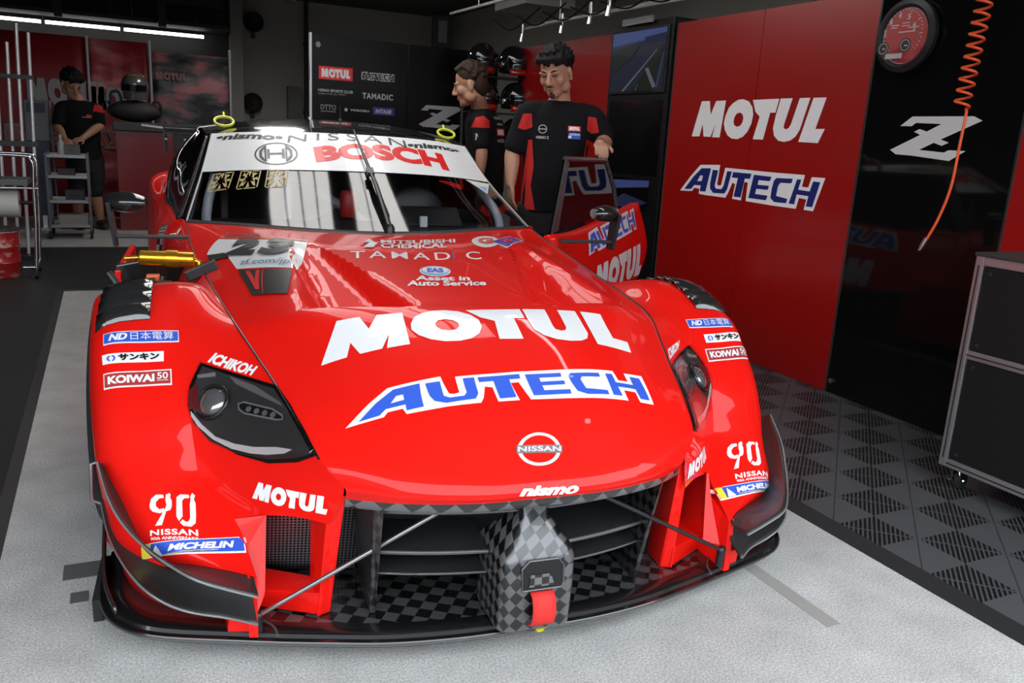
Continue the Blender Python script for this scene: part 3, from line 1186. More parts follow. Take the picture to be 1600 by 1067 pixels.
for sg in (-1, 1):
    # pillar beside the screen, with a bright trim line
    b = MB()
    p0 = [Vector((sg * x, y, z)) for x, y, z in (W_B[0], W_M[0], W_T[0])]
    p1 = [Vector((sg * x, y, z)) for x, y, z in ((.775, 3.63, .738), (.712, 4.05, .905), (.648, 4.34, 1.082))]
    b.grid(surf([p0, p1], 2, 10))
    o = b.build('windscreen_pillar', mat('pillar_black', (.006, .006, .006), .2, 0, .6), car, smooth=60, solid=.02)
    b = MB()
    b.tube(spline(p0, 20), .0045, 8)
    b.build('pillar_trim', mat('trim_grey', (.28, .28, .28), .3, .6), o, smooth=60)
    b = MB()
    b.grid(surf([[(sg * .775, 3.63, .738), (sg * .81, 4.0, .748), (sg * .86, 4.5, .765), (sg * .87, 5.1, .80)],
                 [(sg * .712, 4.05, .905), (sg * .765, 4.3, .925), (sg * .81, 4.62, .95), (sg * .81, 5.1, .96)],
                 [(sg * .648, 4.34, 1.082), (sg * .675, 4.6, 1.108), (sg * .692, 4.85, 1.112), (sg * .68, 5.3, 1.09)]], 8, 8))
    b.build('side_window', tint, car, smooth=60, solid=.006)
    # body side in front of the door, behind the wheel
    b = MB()
    b.grid(surf([[(sg * .66, 2.65, .672), (sg * .705, 3.05, .693), (sg * .735, 3.545, .740), (sg * .775, 3.63, .738)],
                 [(sg * .70, 2.65, .60), (sg * .755, 3.05, .61), (sg * .815, 3.47, .64), (sg * .835, 3.63, .65)],
                 [(sg * .74, 2.66, .45), (sg * .80, 3.05, .45), (sg * .865, 3.46, .46), (sg * .885, 3.63, .46)],
                 [(sg * .76, 2.68, .12), (sg * .82, 3.05, .12), (sg * .90, 3.46, .12), (sg * .92, 3.63, .12)]], 5, 8))
    b.build('body_side', RED, car, smooth=60, solid=.006)
    # rear quarter
    b = MB()
    q = [[(sg * .865, 4.62, .768), (sg * .87, 5.1, .80), (sg * .76, 5.6, .84), (sg * .50, 6.10, .82)],
         [(sg * .90, 4.62, .70), (sg * .955, 5.1, .78), (sg * .95, 5.6, .80), (sg * .90, 6.12, .74)],
         [(sg * .93, 4.62, .50), (sg * .975, 5.1, .62), (sg * .975, 5.6, .62), (sg * .95, 6.14, .55)],
         [(sg * .94, 4.62, .12), (sg * .975, 5.0, .45), (sg * .975, 5.5, .45), (sg * .95, 6.14, .25)]]
    b.grid(surf(q, 6, 8))
    b.grid(surf([[(sg * .50, 6.10, .82), (sg * .90, 6.12, .74), (sg * .95, 6.14, .25)], [(0, 6.14, .836), (0, 6.2, .7), (0, 6.2, .25)]], 6, 6))
    b.build('rear_quarter', RED, car, smooth=50, solid=.006)
# closed right-hand door (left in the picture); the other one stands open
b = MB()
b.grid(surf([[(-.775, 3.63, .738), (-.81, 4.0, .748), (-.865, 4.62, .768)],
             [(-.835, 3.63, .65), (-.88, 4.0, .66), (-.90, 4.62, .70)],
             [(-.885, 3.63, .46), (-.92, 4.0, .48), (-.93, 4.62, .50)],
             [(-.92, 3.63, .12), (-.93, 4.0, .12), (-.94, 4.62, .12)]], 6, 8))
b.build('door', RED, car, smooth=60, solid=.02)['label'] = 'closed red door on the far side'
b = MB()
for sg in (-1, 1):
    b.bbox((sg * .78, 3.63, .10), (sg * .90, 4.62, .20))
b.bbox((-.86, 2.1, .055), (.86, 6.05, .07))
b.build('floor_pan', TWILL2, car)

# --- cockpit seen through the screen
b = MB()
b.hexa([(-.70, 3.60, .40), (.70, 3.60, .40), (.70, 4.0, .40), (-.70, 4.0, .40), (-.68, 3.62, .70), (.68, 3.62, .70), (.68, 3.95, .72), (-.68, 3.95, .72)])
b.bbox((-.70, 5.05, .12), (.70, 5.1, 1.0))
b.build('dashboard', mat('dash_black', (.010, .010, .012), .7), car, bevel=.01)
b = MB()
b.hexa([(.18, 3.80, .715), (.50, 3.80, .715), (.50, 3.95, .715), (.18, 3.95, .715), (.20, 3.86, .80), (.48, 3.86, .80), (.46, 3.95, .79), (.22, 3.95, .79)])
b.build('instrument_hood', BLK, car, bevel=.01)
b = MB()
b.lathe([(.0, 0), (.13, 0), (.145, .012), (.13, .024), (.0, .024)], (.32, 4.02, .74), 'y', 24)
b.build('steering_wheel', BLK, car, smooth=40)
cage = mat('cage_grey', (.42, .44, .48), .4, .1)
b = MB()
for sg in (-1, 1):
    b.tube(spline([(sg * .66, 3.70, .40), (sg * .66, 3.74, .74), (sg * .62, 4.02, .90), (sg * .585, 4.35, 1.06), (sg * .56, 4.8, 1.09)], 16), .021, 10)
    b.tube([(sg * .58, 4.85, .2), (sg * .56, 4.85, 1.09)], .021, 10)
b.tube([(-.585, 4.33, 1.055), (.585, 4.33, 1.055)], .021, 10)
b.tube([(-.56, 4.82, 1.09), (.56, 4.82, 1.09)], .021, 10)
b.tube([(-.55, 4.82, 1.08), (.08, 3.95, .70)], .021, 10)
b.tube([(-.30, 4.0, .30), (-.30, 4.02, 1.0)], .019, 10)
b.tube([(.56, 4.82, 1.05), (-.55, 4.85, .35)], .021, 10)
b.build('roll_cage', cage, car, smooth=60)
b = MB()
b.hexa([(.12, 4.55, .30), (.56, 4.55, .30), (.56, 4.85, .30), (.12, 4.85, .30), (.16, 4.72, .96), (.50, 4.72, .96), (.50, 4.85, .98), (.16, 4.85, .98)])
b.build('driver_seat', BLK, car, bevel=.02)
b = MB()
b.lathe([(.0, -.06), (.035, -.06), (.04, -.05), (.04, .05), (.03, .065), (0, .065)], (-.02, 4.0, .79), 'z', 14)
b.build('extinguisher_bottle', mat('bottle_red', (.45, .015, .012), .4), car, smooth=40)
b = MB()
b.box((.30, 3.80, .735), (.035, .03, .05))
b.build('dash_sensor', WHITE, car, bevel=.004)

# --- wiper in the middle of the screen
b = MB()
pv = Vector((.03, 3.255, .765))
up = Vector((.005, 4.02, 1.135))
d = up - pv
b.tube([pv, pv + d * .35 + Vector((0, -.01, .02)), pv + d * .55 + Vector((0, 0, .012))], [.012, .010, .006], 8)
b.tube([pv + d * .10 + Vector((.012, 0, .0)), pv + d * .55 + Vector((.004, 0, .004)), up], [.007, .008, .004], 8)
b.box(pv + d * .5 + Vector((0, 0, .012)), (.03, .05, .02), (R(25), 0, 0))
b.lathe([(.0, 0), (.02, 0), (.02, .03), (.012, .045), (0, .045)], (.03, 3.25, .735), 'z', 14)
b.build('wiper', BLK, car, smooth=40)
# yellow tow-eye loops, aerials
for sx_ in (-.566, .566):
    b = MB()
    b.tube([(sx_ + .045 * math.cos(2 * PI * k / 20), 4.43 + .05 * math.sin(2 * PI * k / 20), 1.142 + .022 * math.sin(2 * PI * k / 20)) for k in range(20)], .007, 6, closed=True)
    b.tube([(sx_, 4.475, 1.162), (sx_, 4.50, 1.185)], .006, 6)
    b.build('tow_loop', mat('loop_yellow', (.75, .80, .06), .4), car, smooth=60)
for (ax_, ay, hh) in ((-.10, 4.9, .22), (.04, 4.7, .085)):
    b = MB()
    b.lathe([(.014, 0), (.012, .012), (.003, .016), (.0022, hh), (.0, hh)], (ax_, ay, 1.175), 'z', 8)
    b.build('aerial', ALU if hh > .1 else BLK, car, smooth=50)

# --- door mirrors on their brackets
for sg in (-1, 1):
    b = MB()
    sec = []
    for k in range(9):
        t = k / 8
        x = .855 + .125 * t
        s = .12 + .88 * max(0, math.sin(PI * min(1, t * .84 + .08))) ** .5
        cz, cy = .852, 3.12 + .03 * t
        sec.append([Vector((sg * x, cy + s * .055 * math.cos(2 * PI * j / 14), cz + s * .036 * math.sin(2 * PI * j / 14))) for j in range(14)])
    b.grid(sec, close_u=True)
    b.add(sec[0], [tuple(range(14))])
    b.add(sec[-1], [tuple(range(14))[::-1]])
    mr = b.build('mirror', TWILL2, car, smooth=45)
    b = MB()
    b.hexa([(sg * .950, 3.11, .700), (sg * .962, 3.11, .700), (sg * .962, 3.17, .700), (sg * .950, 3.17, .700),
            (sg * .965, 3.10, .85), (sg * .980, 3.10, .85), (sg * .980, 3.18, .85), (sg * .965, 3.18, .85)])
    b.bbox((sg * .72, 3.12, .728), (sg * .965, 3.16, .738))
    b.build('mirror_bracket', BLK, mr, bevel=.002)

# --- open door on the other side, swung forward
HX, HY = .86, 3.45
DD = Vector((.7295, .684, 0))
DN = Vector((.684, -.7295, 0))  # outwards, towards the front


def dp(s, z, o=0.0):
    p = Vector((HX, HY, 0)) + DD * s + DN * (o + .05 * math.sin(PI * min(1, max(0, (z - .30) / .5))) * .8)
    return (p.x, p.y, z)


b = MB()
rows = [[dp(s, .36 - .0 * s) for s in (-.10, .2, .6, .9, 1.06)],
        [dp(s, .50) for s in (-.11, .2, .6, .95, 1.14)],
        [dp(s, .62) for s in (-.12, .2, .6, .95, 1.14)],
        [dp(s, .735 + .075 * max(0, (s - .3) / .6)) for s in (-.12, .2, .6, .90, 1.04)]]
b.grid(surf(rows, 5, 6))
door = b.build('door', RED, car, smooth=60)
if sum(f.normal.dot(DN) for f in door.data.polygons) < 0:
    door.data.flip_normals()
_sm = door.modifiers.new('panel thickness', 'SOLIDIFY')
_sm.thickness = .05
_sm.offset = -1
door['label'] = 'red door swung wide open'


def dw(s, z, o=0.0):  # window leans inwards
    p = Vector((HX, HY, 0)) + DD * s + DN * (o - .02 * (z - .75) / .35)
    return (p.x, p.y, z)


W4 = [(-.125, .735), (.02, 1.060), (.527, 1.055), (.655, .915), (.70, .80)]
b = MB()
b.prism([dw(*q) for q in W4], DN * -.008)
dwin = b.build('door_window', tint, door)
b = MB()
b.prism([dw(-.125, .735, .003), dw(.02, 1.060, .003), dw(.06, 1.045, .003), dw(-.05, .75, .003)], DN * .004)
b.tube([dw(*q) for q in W4[1:]], .012, 8)
b.build('window_frame', twill_mat('door_carbon', (.02, .02, .02), (.10, .10, .10), 60, .35, .5), door)

# --- parts behind the right front wheel arch
b = MB()
b.tube([(-.90, 2.78, .71), (-.86, 2.78, .712)], .008, 10)
b.tube([(-.86, 2.78, .712), (-.855, 2.78, .712), (-.70, 2.78, .706), (-.695, 2.78, .706)], [.018, .024, .024, .018], 16)
b.tube([(-.78, 2.78, .709), (-.745, 2.78, .708)], .028, 16)
b.build('damper', GOLD, car, smooth=40)
b = MB()
b.tube([(-.70, 2.78, .706), (-.685, 2.78, .70), (-.68, 2.78, .60), (-.68, 2.77, .50)], .010, 8)
b.build('hydraulic_pipe', GOLD, car, smooth=50)
b = MB()
b.hexa([(-.835, 2.76, .57), (-.80, 2.76, .57), (-.80, 2.79, .57), (-.835, 2.79, .57), (-.84, 2.76, .66), (-.80, 2.76, .66), (-.80, 2.79, .66), (-.84, 2.79, .66)])
b.build('connector', ORANGE, car, bevel=.006)
b = MB()
b.tube([(-.79, 2.74, .66), (-.81, 2.72, .55), (-.84, 2.72, .48)], .008, 8)
b.tube([(-.95, 2.80, .66), (-.84, 2.74, .50)], .012, 8)
b.tube([(-.93, 2.85, .60), (-.86, 2.80, .50)], .008, 8)
b.build('suspension_link', BLK, car, smooth=50)
b = MB()
b.box((-.675, 2.70, .685), (.10, .03, .035), (0, R(-25), 0))
b.build('wheel_arch_sensor', BLK, car, bevel=.005)
b = MB()
b.bbox((-.85, 2.62, .10), (-.76, 2.66, .66))
b.build('arch_liner', DARK, car)
for sg, at in ((-1, .655), (1, .46)):
    b = MB()
    b.hexa([(sg * .76, 2.98, .10), (sg * .945, 2.98, .10), (sg * .945, 3.02, .10), (sg * .76, 3.02, .10),
            (sg * .72, 2.98, at + .045), (sg * .945, 2.98, at), (sg * .945, 3.02, at), (sg * .72, 3.02, at + .045)])
    ap = b.build('arch_rear_panel', mat('arch_carbon', (.010, .008, .008), .25, 0, .6), car, bevel=.004)
    b = MB()
    b.bbox((sg * .930, 2.972, .10), (sg * .950, 3.60, at - .015))
    b.build('sill_fin', RED, ap, bevel=.004)
b = MB()
b.hexa([(-.86, 3.30, .50), (-.84, 3.28, .50), (-.84, 3.46, .50), (-.86, 3.48, .50), (-.83, 3.30, .72), (-.81, 3.28, .72), (-.80, 3.46, .74), (-.82, 3.48, .74)])
b.build('side_vent_plate', checker_mat('vent_weave', (.02, .012, .012), (.30, .24, .25), 38, .3, .4, (0, 0, 0), 'yz'), car)

# --- wheels
for (wx, wy) in ((-.80, 2.40), (.80, 2.40), (-.80, 5.15), (.80, 5.15)):
    sg = 1 if wx > 0 else -1
    b = MB()
    b.lathe([(.20, -.14), (.30, -.145), (.335, -.12), (.34, -.06), (.34, .06), (.335, .12), (.30, .145), (.20, .14)], (wx, wy, .34), 'x', 40, cap=False)
    w = b.build('wheel', RUBBER, car, smooth=40)
    b = MB()
    b.lathe([(.20, -.13), (.215, .13), (.20, .135), (.18, .06), (.05, .03), (.0, .03)], (wx, wy, .34), 'x', 40, cap=False)
    if sg < 0:
        b.v = [(2 * wx - x, y, z) for x, y, z in b.v]
    for k in range(10):
        a = 2 * PI * k / 10
        b.tube([(wx + sg * .06, wy + .04 * math.cos(a), .34 + .04 * math.sin(a)), (wx + sg * .11, wy + .195 * math.cos(a), .34 + .195 * math.sin(a))], .014, 6)
    b.build('rim', mat('rim_dark', (.03, .03, .03), .3, .8), w, smooth=40)
# rear wing
b = MB()
foil = [(-.16, 0), (-.12, .022), (0, .03), (.16, .01), (.16, .002), (0, .008), (-.12, -.008)]
b.grid([[Vector((x, 5.98 + p[0], 1.055 + p[1])) for p in foil] for x in (-.90, 0, .90)], close_u=True)
for sg in (-1, 1):
    b.bbox((sg * .90, 5.80, .93), (sg * .908, 6.18, 1.12))
    b.bbox((sg * .30, 5.95, .78), (sg * .31, 6.08, 1.06))
b.build('rear_wing', TWILL2, car, smooth=40)
# push-up stays of the splitter
for sg, a, c in ((-1, (-.574, 1.607, .118), (-.195, 1.54, .352)), (1, (.566, 1.585, .142), (.19, 1.53, .352))):
    b = MB()
    b.tube([a, c], .0052, 10)
    o = b.build('splitter_stay', mat('stay_grey', (.05, .05, .05), .3, .7) if sg > 0 else mat('stay_steel', (.28, .28, .28), .3, .85), car, smooth=60)
    b = MB()
    b.tube([a, Vector(a) + Vector((0, .004, -.045))], .011, 10)
    b.ball(a, .012, 10, 8)
    b.build('rod_end', BLK, o, smooth=50)
# grab loop on the right flank
b = MB()
b.tube([(-.915, 2.06, .32), (-.935, 2.06, .315), (-.938, 2.06, .25), (-.938, 2.06, .22), (-.92, 2.06, .21)], .005, 8)
b.build('tow_handle', mat('handle_steel', (.35, .35, .35), .3, .8), car, smooth=60)
bpy.context.view_layer.update()
BV = {}


def bvh_of(*objs):
    k = tuple(o.name for o in objs)
    if k not in BV:
        dg = bpy.context.evaluated_depsgraph_get()
        vs, fs = [], []
        for o in objs:
            ev = o.evaluated_get(dg)
            me = ev.to_mesh()
            n0 = len(vs)
            vs += [v.co.copy() for v in me.vertices]
            fs += [tuple(i + n0 for i in p.vertices) for p in me.polygons]
            ev.to_mesh_clear()
        BV[k] = BVHTree.FromPolygons(vs, fs)
    return BV[k]


DKG = mat('dark_print', (.035, .035, .037), .4, 0, .3)
TEALV = mat('teal_print', (.05, .18, .26), .4)
DKRED = mat('dark_red_print', (.28, .012, .01), .4)
PURPLE = mat('purple_vinyl', (.10, .045, .42), .4, 0, .3)
CREAM = mat('cream_vinyl', (.70, .70, .62), .45)
BADGE = mat('badge_chrome', (.66, .64, .64), .3, .15, .6)
BADGE_DK = mat('badge_dark', (.20, .17, .17), .35, .2)
_n = [[(.02, .66), (.06, .84), (.16, .94), (.30, .93), (.32, .84), (.22, .82), (.15, .72), (.15, .60), (.22, .50), (.31, .53), (.33, .42), (.22, .38), (.09, .44), (.03, .54)],
      [(.36, .44), (.27, .02), (.13, .0), (.34, .52), (.37, .62), (.35, .76), (.36, .93), (.44, .98), (.46, .90), (.44, .86), (.48, .76), (.48, .60), (.45, .48)],
      [(.58, .86), (.66, .95), (.84, .95), (.86, .86), (.74, .84), (.70, .76), (.70, .30), (.62, .16), (.57, .30)],
      [(.64, .12), (.72, .03), (.88, .03), (.97, .14), (.985, .34), (.985, .70), (.95, .82), (.98, .93), (.92, 1.0), (.88, .92), (.88, .82), (.86, .66), (.86, .28), (.82, .17), (.76, .16), (.70, .22)]]
NINE0 = poly_shape(_n)
_x = []
for k in range(8):
    a, c = 2 * PI * k / 8, 2 * PI * (k + .55) / 8
    _x.append([(.5 + .12 * math.cos(a), .5 + .12 * math.sin(a)), (.5 + .46 * math.cos(a - .12), .5 + .46 * math.sin(a - .12)), (.5 + .40 * math.cos(a + .25), .5 + .40 * math.sin(a + .25))])
_x += [[(0, .06), (.06, .06), (.06, .94), (0, .94)], [(.94, .06), (1, .06), (1, .94), (.94, .94)], [(.10, .9), (.40, .9), (.40, .96), (.10, .96)], [(.60, .9), (.90, .9), (.90, .96), (.60, .96)],
       [(.06, .0), (.30, 0), (.30, .05), (.06, .05)], [(.36, .0), (.9, 0), (.9, .05), (.36, .05)], [(.12, .14), (.18, .14), (.42, .86), (.36, .86)], [(.82, .14), (.88, .14), (.64, .86), (.58, .86)]]
XEMB = fit_unit(poly_shape(_x), (0, 0, 1, 1))
HLP = {
    'outline': [(-0.676, 2.0154, 0.5699), (-0.6214, 1.9679, 0.5634), (-0.5606, 1.8964, 0.5608), (-0.5109, 1.8268, 0.5607), (-0.4884, 1.7477, 0.5392), (-0.466, 1.6601, 0.5077), (-0.4483, 1.5957, 0.4776), (-0.4836, 1.633, 0.4515), (-0.5393, 1.7016, 0.4259), (-0.599, 1.7794, 0.4196), (-0.6561, 1.8538, 0.4312), (-0.6928, 1.9028, 0.4583), (-0.7061, 1.9316, 0.4902), (-0.7012, 1.9661, 0.5264)],
    'module': [(-0.5927, 1.8648, 0.5101), (-0.5788, 1.8556, 0.5169), (-0.5208, 1.7738, 0.5236), (-0.5019, 1.7357, 0.5202), (-0.5028, 1.7256, 0.5119), (-0.5153, 1.7397, 0.5064), (-0.5804, 1.8283, 0.4953), (-0.5934, 1.8512, 0.4992)],
    'drl': [(-0.6978, 1.9207, 0.4808), (-0.6733, 1.8876, 0.4577), (-0.6435, 1.8474, 0.4404), (-0.6033, 1.7992, 0.4384), (-0.5643, 1.7524, 0.4455), (-0.5203, 1.6993, 0.4622), (-0.4905, 1.6568, 0.4702), (-0.5053, 1.6708, 0.4573), (-0.5397, 1.7124, 0.4409), (-0.5714, 1.7512, 0.4314), (-0.6105, 1.799, 0.4268), (-0.6505, 1.85, 0.4338), (-0.6818, 1.8908, 0.4524), (-0.6967, 1.9131, 0.4707)],
    'bar': [(-0.6837, 1.9852, 0.5468), (-0.6418, 1.9747, 0.556), (-0.6406, 1.9634, 0.548), (-0.6824, 1.977, 0.5412)],
    'reflector': [(-0.6106, 1.9443, 0.5538), (-0.5563, 1.8722, 0.5492), (-0.5069, 1.7738, 0.5377), (-0.5015, 1.7556, 0.5329), (-0.5383, 1.8215, 0.5348), (-0.5974, 1.9154, 0.5428)],
    'lower': [(-0.6914, 1.9012, 0.4572), (-0.6576, 1.8535, 0.4284), (-0.6014, 1.7846, 0.4224), (-0.5402, 1.7072, 0.4326), (-0.4879, 1.6427, 0.4566), (-0.462, 1.6126, 0.4735), (-0.4884, 1.6513, 0.4678), (-0.5054, 1.6693, 0.455), (-0.5399, 1.7109, 0.4386), (-0.5715, 1.7496, 0.429), (-0.6106, 1.7973, 0.4244), (-0.6506, 1.8483, 0.4313), (-0.6818, 1.8893, 0.4498), (-0.694, 1.9083, 0.4659)],
    'mesh': [(-0.6348, 1.8821, 0.4867), (-0.598, 1.8446, 0.4893), (-0.5232, 1.7453, 0.5005), (-0.4849, 1.6848, 0.5045), (-0.4774, 1.6532, 0.4894), (-0.5139, 1.6941, 0.4681), (-0.5641, 1.7551, 0.4489), (-0.6004, 1.8003, 0.4439), (-0.6294, 1.8431, 0.4534)],
    'projector': [(-0.6481, 1.9101, 0.5017)],
    'corner': [(-0.7028, 1.9573, 0.5181), (-0.6826, 1.9666, 0.5332), (-0.6808, 1.9148, 0.4864), (-0.702, 1.9255, 0.4841)],
}
stick('lettering', [(OIL, WHITE, None)], [(-0.4143, 1.8192, 0.6073), (0.3738, 1.7938, 0.6146), (0.3779, 1.9458, 0.6795), (-0.3623, 1.9443, 0.6836)], hood, bvh_of(hood), 0.0015, 0.03, 'large white oil brand lettering across the bonnet')
stick('lettering', [(AUTW, WHITE, None), (AUT, BLUE, None)], [(-0.3880, 1.6214, 0.5234), (0.3399, 1.6087, 0.5379), (0.3482, 1.6978, 0.5834), (-0.2919, 1.6721, 0.5922)], hood, bvh_of(hood), 0.0015, 0.03, 'blue lettering with white outline on the bonnet')
stick('badge', [(ring_shape(.5, .41, 48), BADGE, None), (poly_shape([[(-.03, .38), (1.03, .38), (1.03, .62), (-.03, .62)]]), BADGE_DK, None), (T('NISSAN', .035, 0, 1.05), BADGE, (.0, .42, 1.0, .58))], [(-0.0567, 1.4568, 0.4759), (0.0396, 1.4511, 0.4714), (0.0554, 1.5054, 0.5254), (-0.0425, 1.5089, 0.5296)], hood, bvh_of(hood), 0.0015, 0.01, 'chrome ring badge on the nose')
stick('lettering', [(T('nismo', .05, .25), WHITE, None)], [(-0.0645, 1.4196, 0.4269), (0.0676, 1.4246, 0.4190), (0.0706, 1.4255, 0.4416), (-0.0600, 1.4271, 0.4445)], hood, bvh_of(hood), 0.0015, 0.01, 'white small lettering on the nose edge')
stick('number_panel', [(poly_shape([[(-0.0, 1.0), (1.0, 1.0), (1.0, -0.0), (-0.0, -0.0), (-0.031, 0.502), (-0.322, 0.441)]]), WHITE, None), (poly_shape([[(0.057, 1.138), (0.478, 1.147), (0.987, 1.105), (0.998, 1.008), (0.002, 1.007)]]), ORANGEV, None), (poly_shape([[(-0.321, 0.418), (-0.034, 0.49), (-0.008, 0.338), (-0.335, 0.246)], [(0.011, -0.048), (0.939, -0.053), (0.977, -0.653), (0.006, -0.611)]]), BLACK, None), (poly_shape([[(0.129, -0.095), (0.214, -0.092), (0.245, -0.311), (0.332, -0.089), (0.397, -0.087), (0.261, -0.519), (0.164, -0.52)], [(0.44, -0.086), (0.462, -0.085), (0.328, -0.609), (0.302, -0.609)]]), REDV, None)], [(-0.5724, 2.6000, 0.7038), (-0.4127, 2.3963, 0.7351), (-0.3457, 2.7321, 0.7708), (-0.6170, 3.1344, 0.7262)], hood, bvh_of(hood), 0.0015, 0.03, 'white number panel with orange strip')
stick('race_number', [(T('2', .07, .18), BLACK, (0, 0, .48, 1)), (T('3', .07, .18), DKG, (.52, 0, 1, 1))], [(-0.6014, 2.8240, 0.7096), (-0.4218, 2.5374, 0.7512), (-0.3801, 2.7781, 0.7686), (-0.5746, 3.0668, 0.7331)], hood, bvh_of(hood), 0.006, 0.015, 'black number 23 with a reflection fade painted into the 3')  # paler 3: the fade from a reflection is put into its colour
stick('lettering', [(T('zf.com/jp', .0, .15), TEALV, (.0, 0, 1, 1))], [(-0.5630, 2.6006, 0.7076), (-0.4312, 2.4302, 0.7390), (-0.4193, 2.5022, 0.7488), (-0.5580, 2.6851, 0.7163)], hood, bvh_of(hood), 0.006, 0.015, 'small blue web address')
stick('lettering', [(T('AUTOBACS', .03, .2), DKRED, None)], [(-0.5995, 3.1245, 0.7300), (-0.4810, 2.9395, 0.7530), (-0.4711, 3.0364, 0.7565), (-0.5934, 3.2063, 0.7361)], hood, bvh_of(hood), 0.006, 0.015, None)
stick('lettering', [(T('MITSUBISHI', .03), WHITE, (.18, .52, 1, 1)), (T('CHEMICAL', .03), WHITE, (.18, 0, .9, .46)), (poly_shape([[(0, .5), (.06, 1), (.12, .5)], [(.0, .0), (.06, .5), (.15, .5), (.10, 0)]]), WHITE, None)], [(-0.1843, 2.6102, 0.7702), (0.1310, 2.6414, 0.7705), (0.1884, 2.8540, 0.7716), (-0.1478, 2.8241, 0.7717)], hood, bvh_of(hood), 0.0015, 0.012, 'white two-line lettering below the screen')
stick('lettering', [(T('TAMAD C', .005, 0, 1.3), WHITE, None), (RECT, PURPLE, (.775, .1, .79, .9))], [(-0.2509, 2.4564, 0.7602), (0.1601, 2.4379, 0.7604), (0.1882, 2.5564, 0.7679), (-0.2355, 2.5565, 0.7673)], hood, bvh_of(hood), 0.0015, 0.012, 'white spaced capitals below the screen')
stick('oval_logo', [(disc_shape(40), WHITE, None), (disc_shape(40), CYANV, (.04, .06, .96, .94)), (disc_shape(40), WHITE, (.08, .18, .92, .86)), (T('EAS', .05), BLUE, (.24, .28, .76, .70))], [(-0.0874, 2.2376, 0.7425), (0.0062, 2.2348, 0.7408), (0.0335, 2.3639, 0.7518), (-0.0605, 2.3605, 0.7523)], hood, bvh_of(hood), 0.0015, 0.03, 'blue and white oval logo')
stick('lettering', [(T('Asset in', .035), WHITE, (.10, .53, .80, 1)), (T('Auto Service', .035), WHITE, (0, 0, 1, .48))], [(-0.1474, 2.1331, 0.7326), (0.0789, 2.1337, 0.7325), (0.1068, 2.2409, 0.7432), (-0.1214, 2.2431, 0.7435)], hood, bvh_of(hood), 0.0015, 0.012, 'white two-line service lettering')
stick('round_logo', [(disc_shape(36), WHITE, None), (T('G', .06), ORANGEV, (.22, .24, .78, .76))], [(0.1894, 2.6411, 0.7710), (0.2953, 2.6490, 0.7707), (0.3990, 2.9923, 0.7660), (0.2787, 2.9529, 0.7695)], hood, bvh_of(hood), 0.0015, 0.03, 'white disc with orange letter')
stick('diamond_logo', [(([(0, .5), (.45, 0), (1, .62), (.60, 1)], [(0, 1, 2, 3)]), WHITE, None), (([(.06, .5), (.46, .06), (.93, .62), (.60, .93)], [(0, 1, 2, 3)]), PURPLE, None), (T('H', .08, .3), REDV, (.36, .34, .68, .70))], [(0.2386, 2.5956, 0.7691), (0.3937, 2.6777, 0.7585), (0.5772, 3.2007, 0.7392), (0.3447, 2.9374, 0.7699)], hood, bvh_of(hood), 0.0015, 0.03, 'purple diamond logo')
stick('logo_strip', [(RECT, WHITE, None), (RECT, BLUE, (.012, .09, .988, .91)), (T('ND', .05, .3), WHITE, (.07, .22, .32, .78)), (T('日本電算', .0), WHITE, (.36, .18, .93, .82))], [(-0.8963, 2.1050, 0.5975), (-0.7257, 2.0900, 0.6055), (-0.7275, 2.1282, 0.6258), (-0.8991, 2.1432, 0.6171)], fenders[0], bvh_of(fenders[0]), 0.0015, 0.012, 'blue strip with white characters')
stick('logo_strip', [(RECT, WHITE, None), (RECT, BLUE, (.012, .09, .988, .91)), (T('ND', .05, .3), WHITE, (.07, .22, .32, .78)), (T('日本電算', .0), WHITE, (.36, .18, .93, .82))], [(0.7205, 2.0889, 0.6053), (0.8846, 2.1006, 0.6005), (0.8907, 2.1381, 0.6187), (0.7257, 2.1234, 0.6235)], fenders[1], bvh_of(fenders[1]), 0.0015, 0.012, 'blue strip with white characters')
stick('logo_strip', [(RECT, WHITE, None), (ring_shape(.5, .30, 28), BLUE, (.08, .18, .22, .82)), (RECT, WHITE, (.135, .10, .165, .9)), (T('サンキン', .05), BLACK, (.27, .16, .93, .84))], [(-0.8955, 2.0638, 0.5607), (-0.7601, 2.0432, 0.5705), (-0.7605, 2.0692, 0.5893), (-0.8980, 2.0846, 0.5789)], fenders[0], bvh_of(fenders[0]), 0.0015, 0.012, 'white strip with black characters')
stick('logo_strip', [(RECT, WHITE, None), (ring_shape(.5, .30, 28), BLUE, (.08, .18, .22, .82)), (RECT, WHITE, (.135, .10, .165, .9)), (T('サンキン', .05), BLACK, (.27, .16, .93, .84))], [(0.7537, 2.0412, 0.5699), (0.8942, 2.0657, 0.5635), (0.8998, 2.0917, 0.5837), (0.7596, 2.0687, 0.5890)], fenders[1], bvh_of(fenders[1]), 0.0015, 0.012, 'white strip with black characters')
stick('logo_strip', [(RECT, WHITE, None), (RECT, MAROON, (.018, .09, .982, .91)), (T('KOIWAI', .05), WHITE, (.07, .24, .75, .74)), (T('50', .02), WHITE, (.79, .36, .95, .78)), (RECT, WHITE, (.79, .24, .95, .28))], [(-0.8898, 2.0098, 0.5148), (-0.7409, 1.9792, 0.5292), (-0.7426, 2.0198, 0.5571), (-0.8931, 2.0445, 0.5439)], fenders[0], bvh_of(fenders[0]), 0.0015, 0.012, 'maroon strip with white capitals')
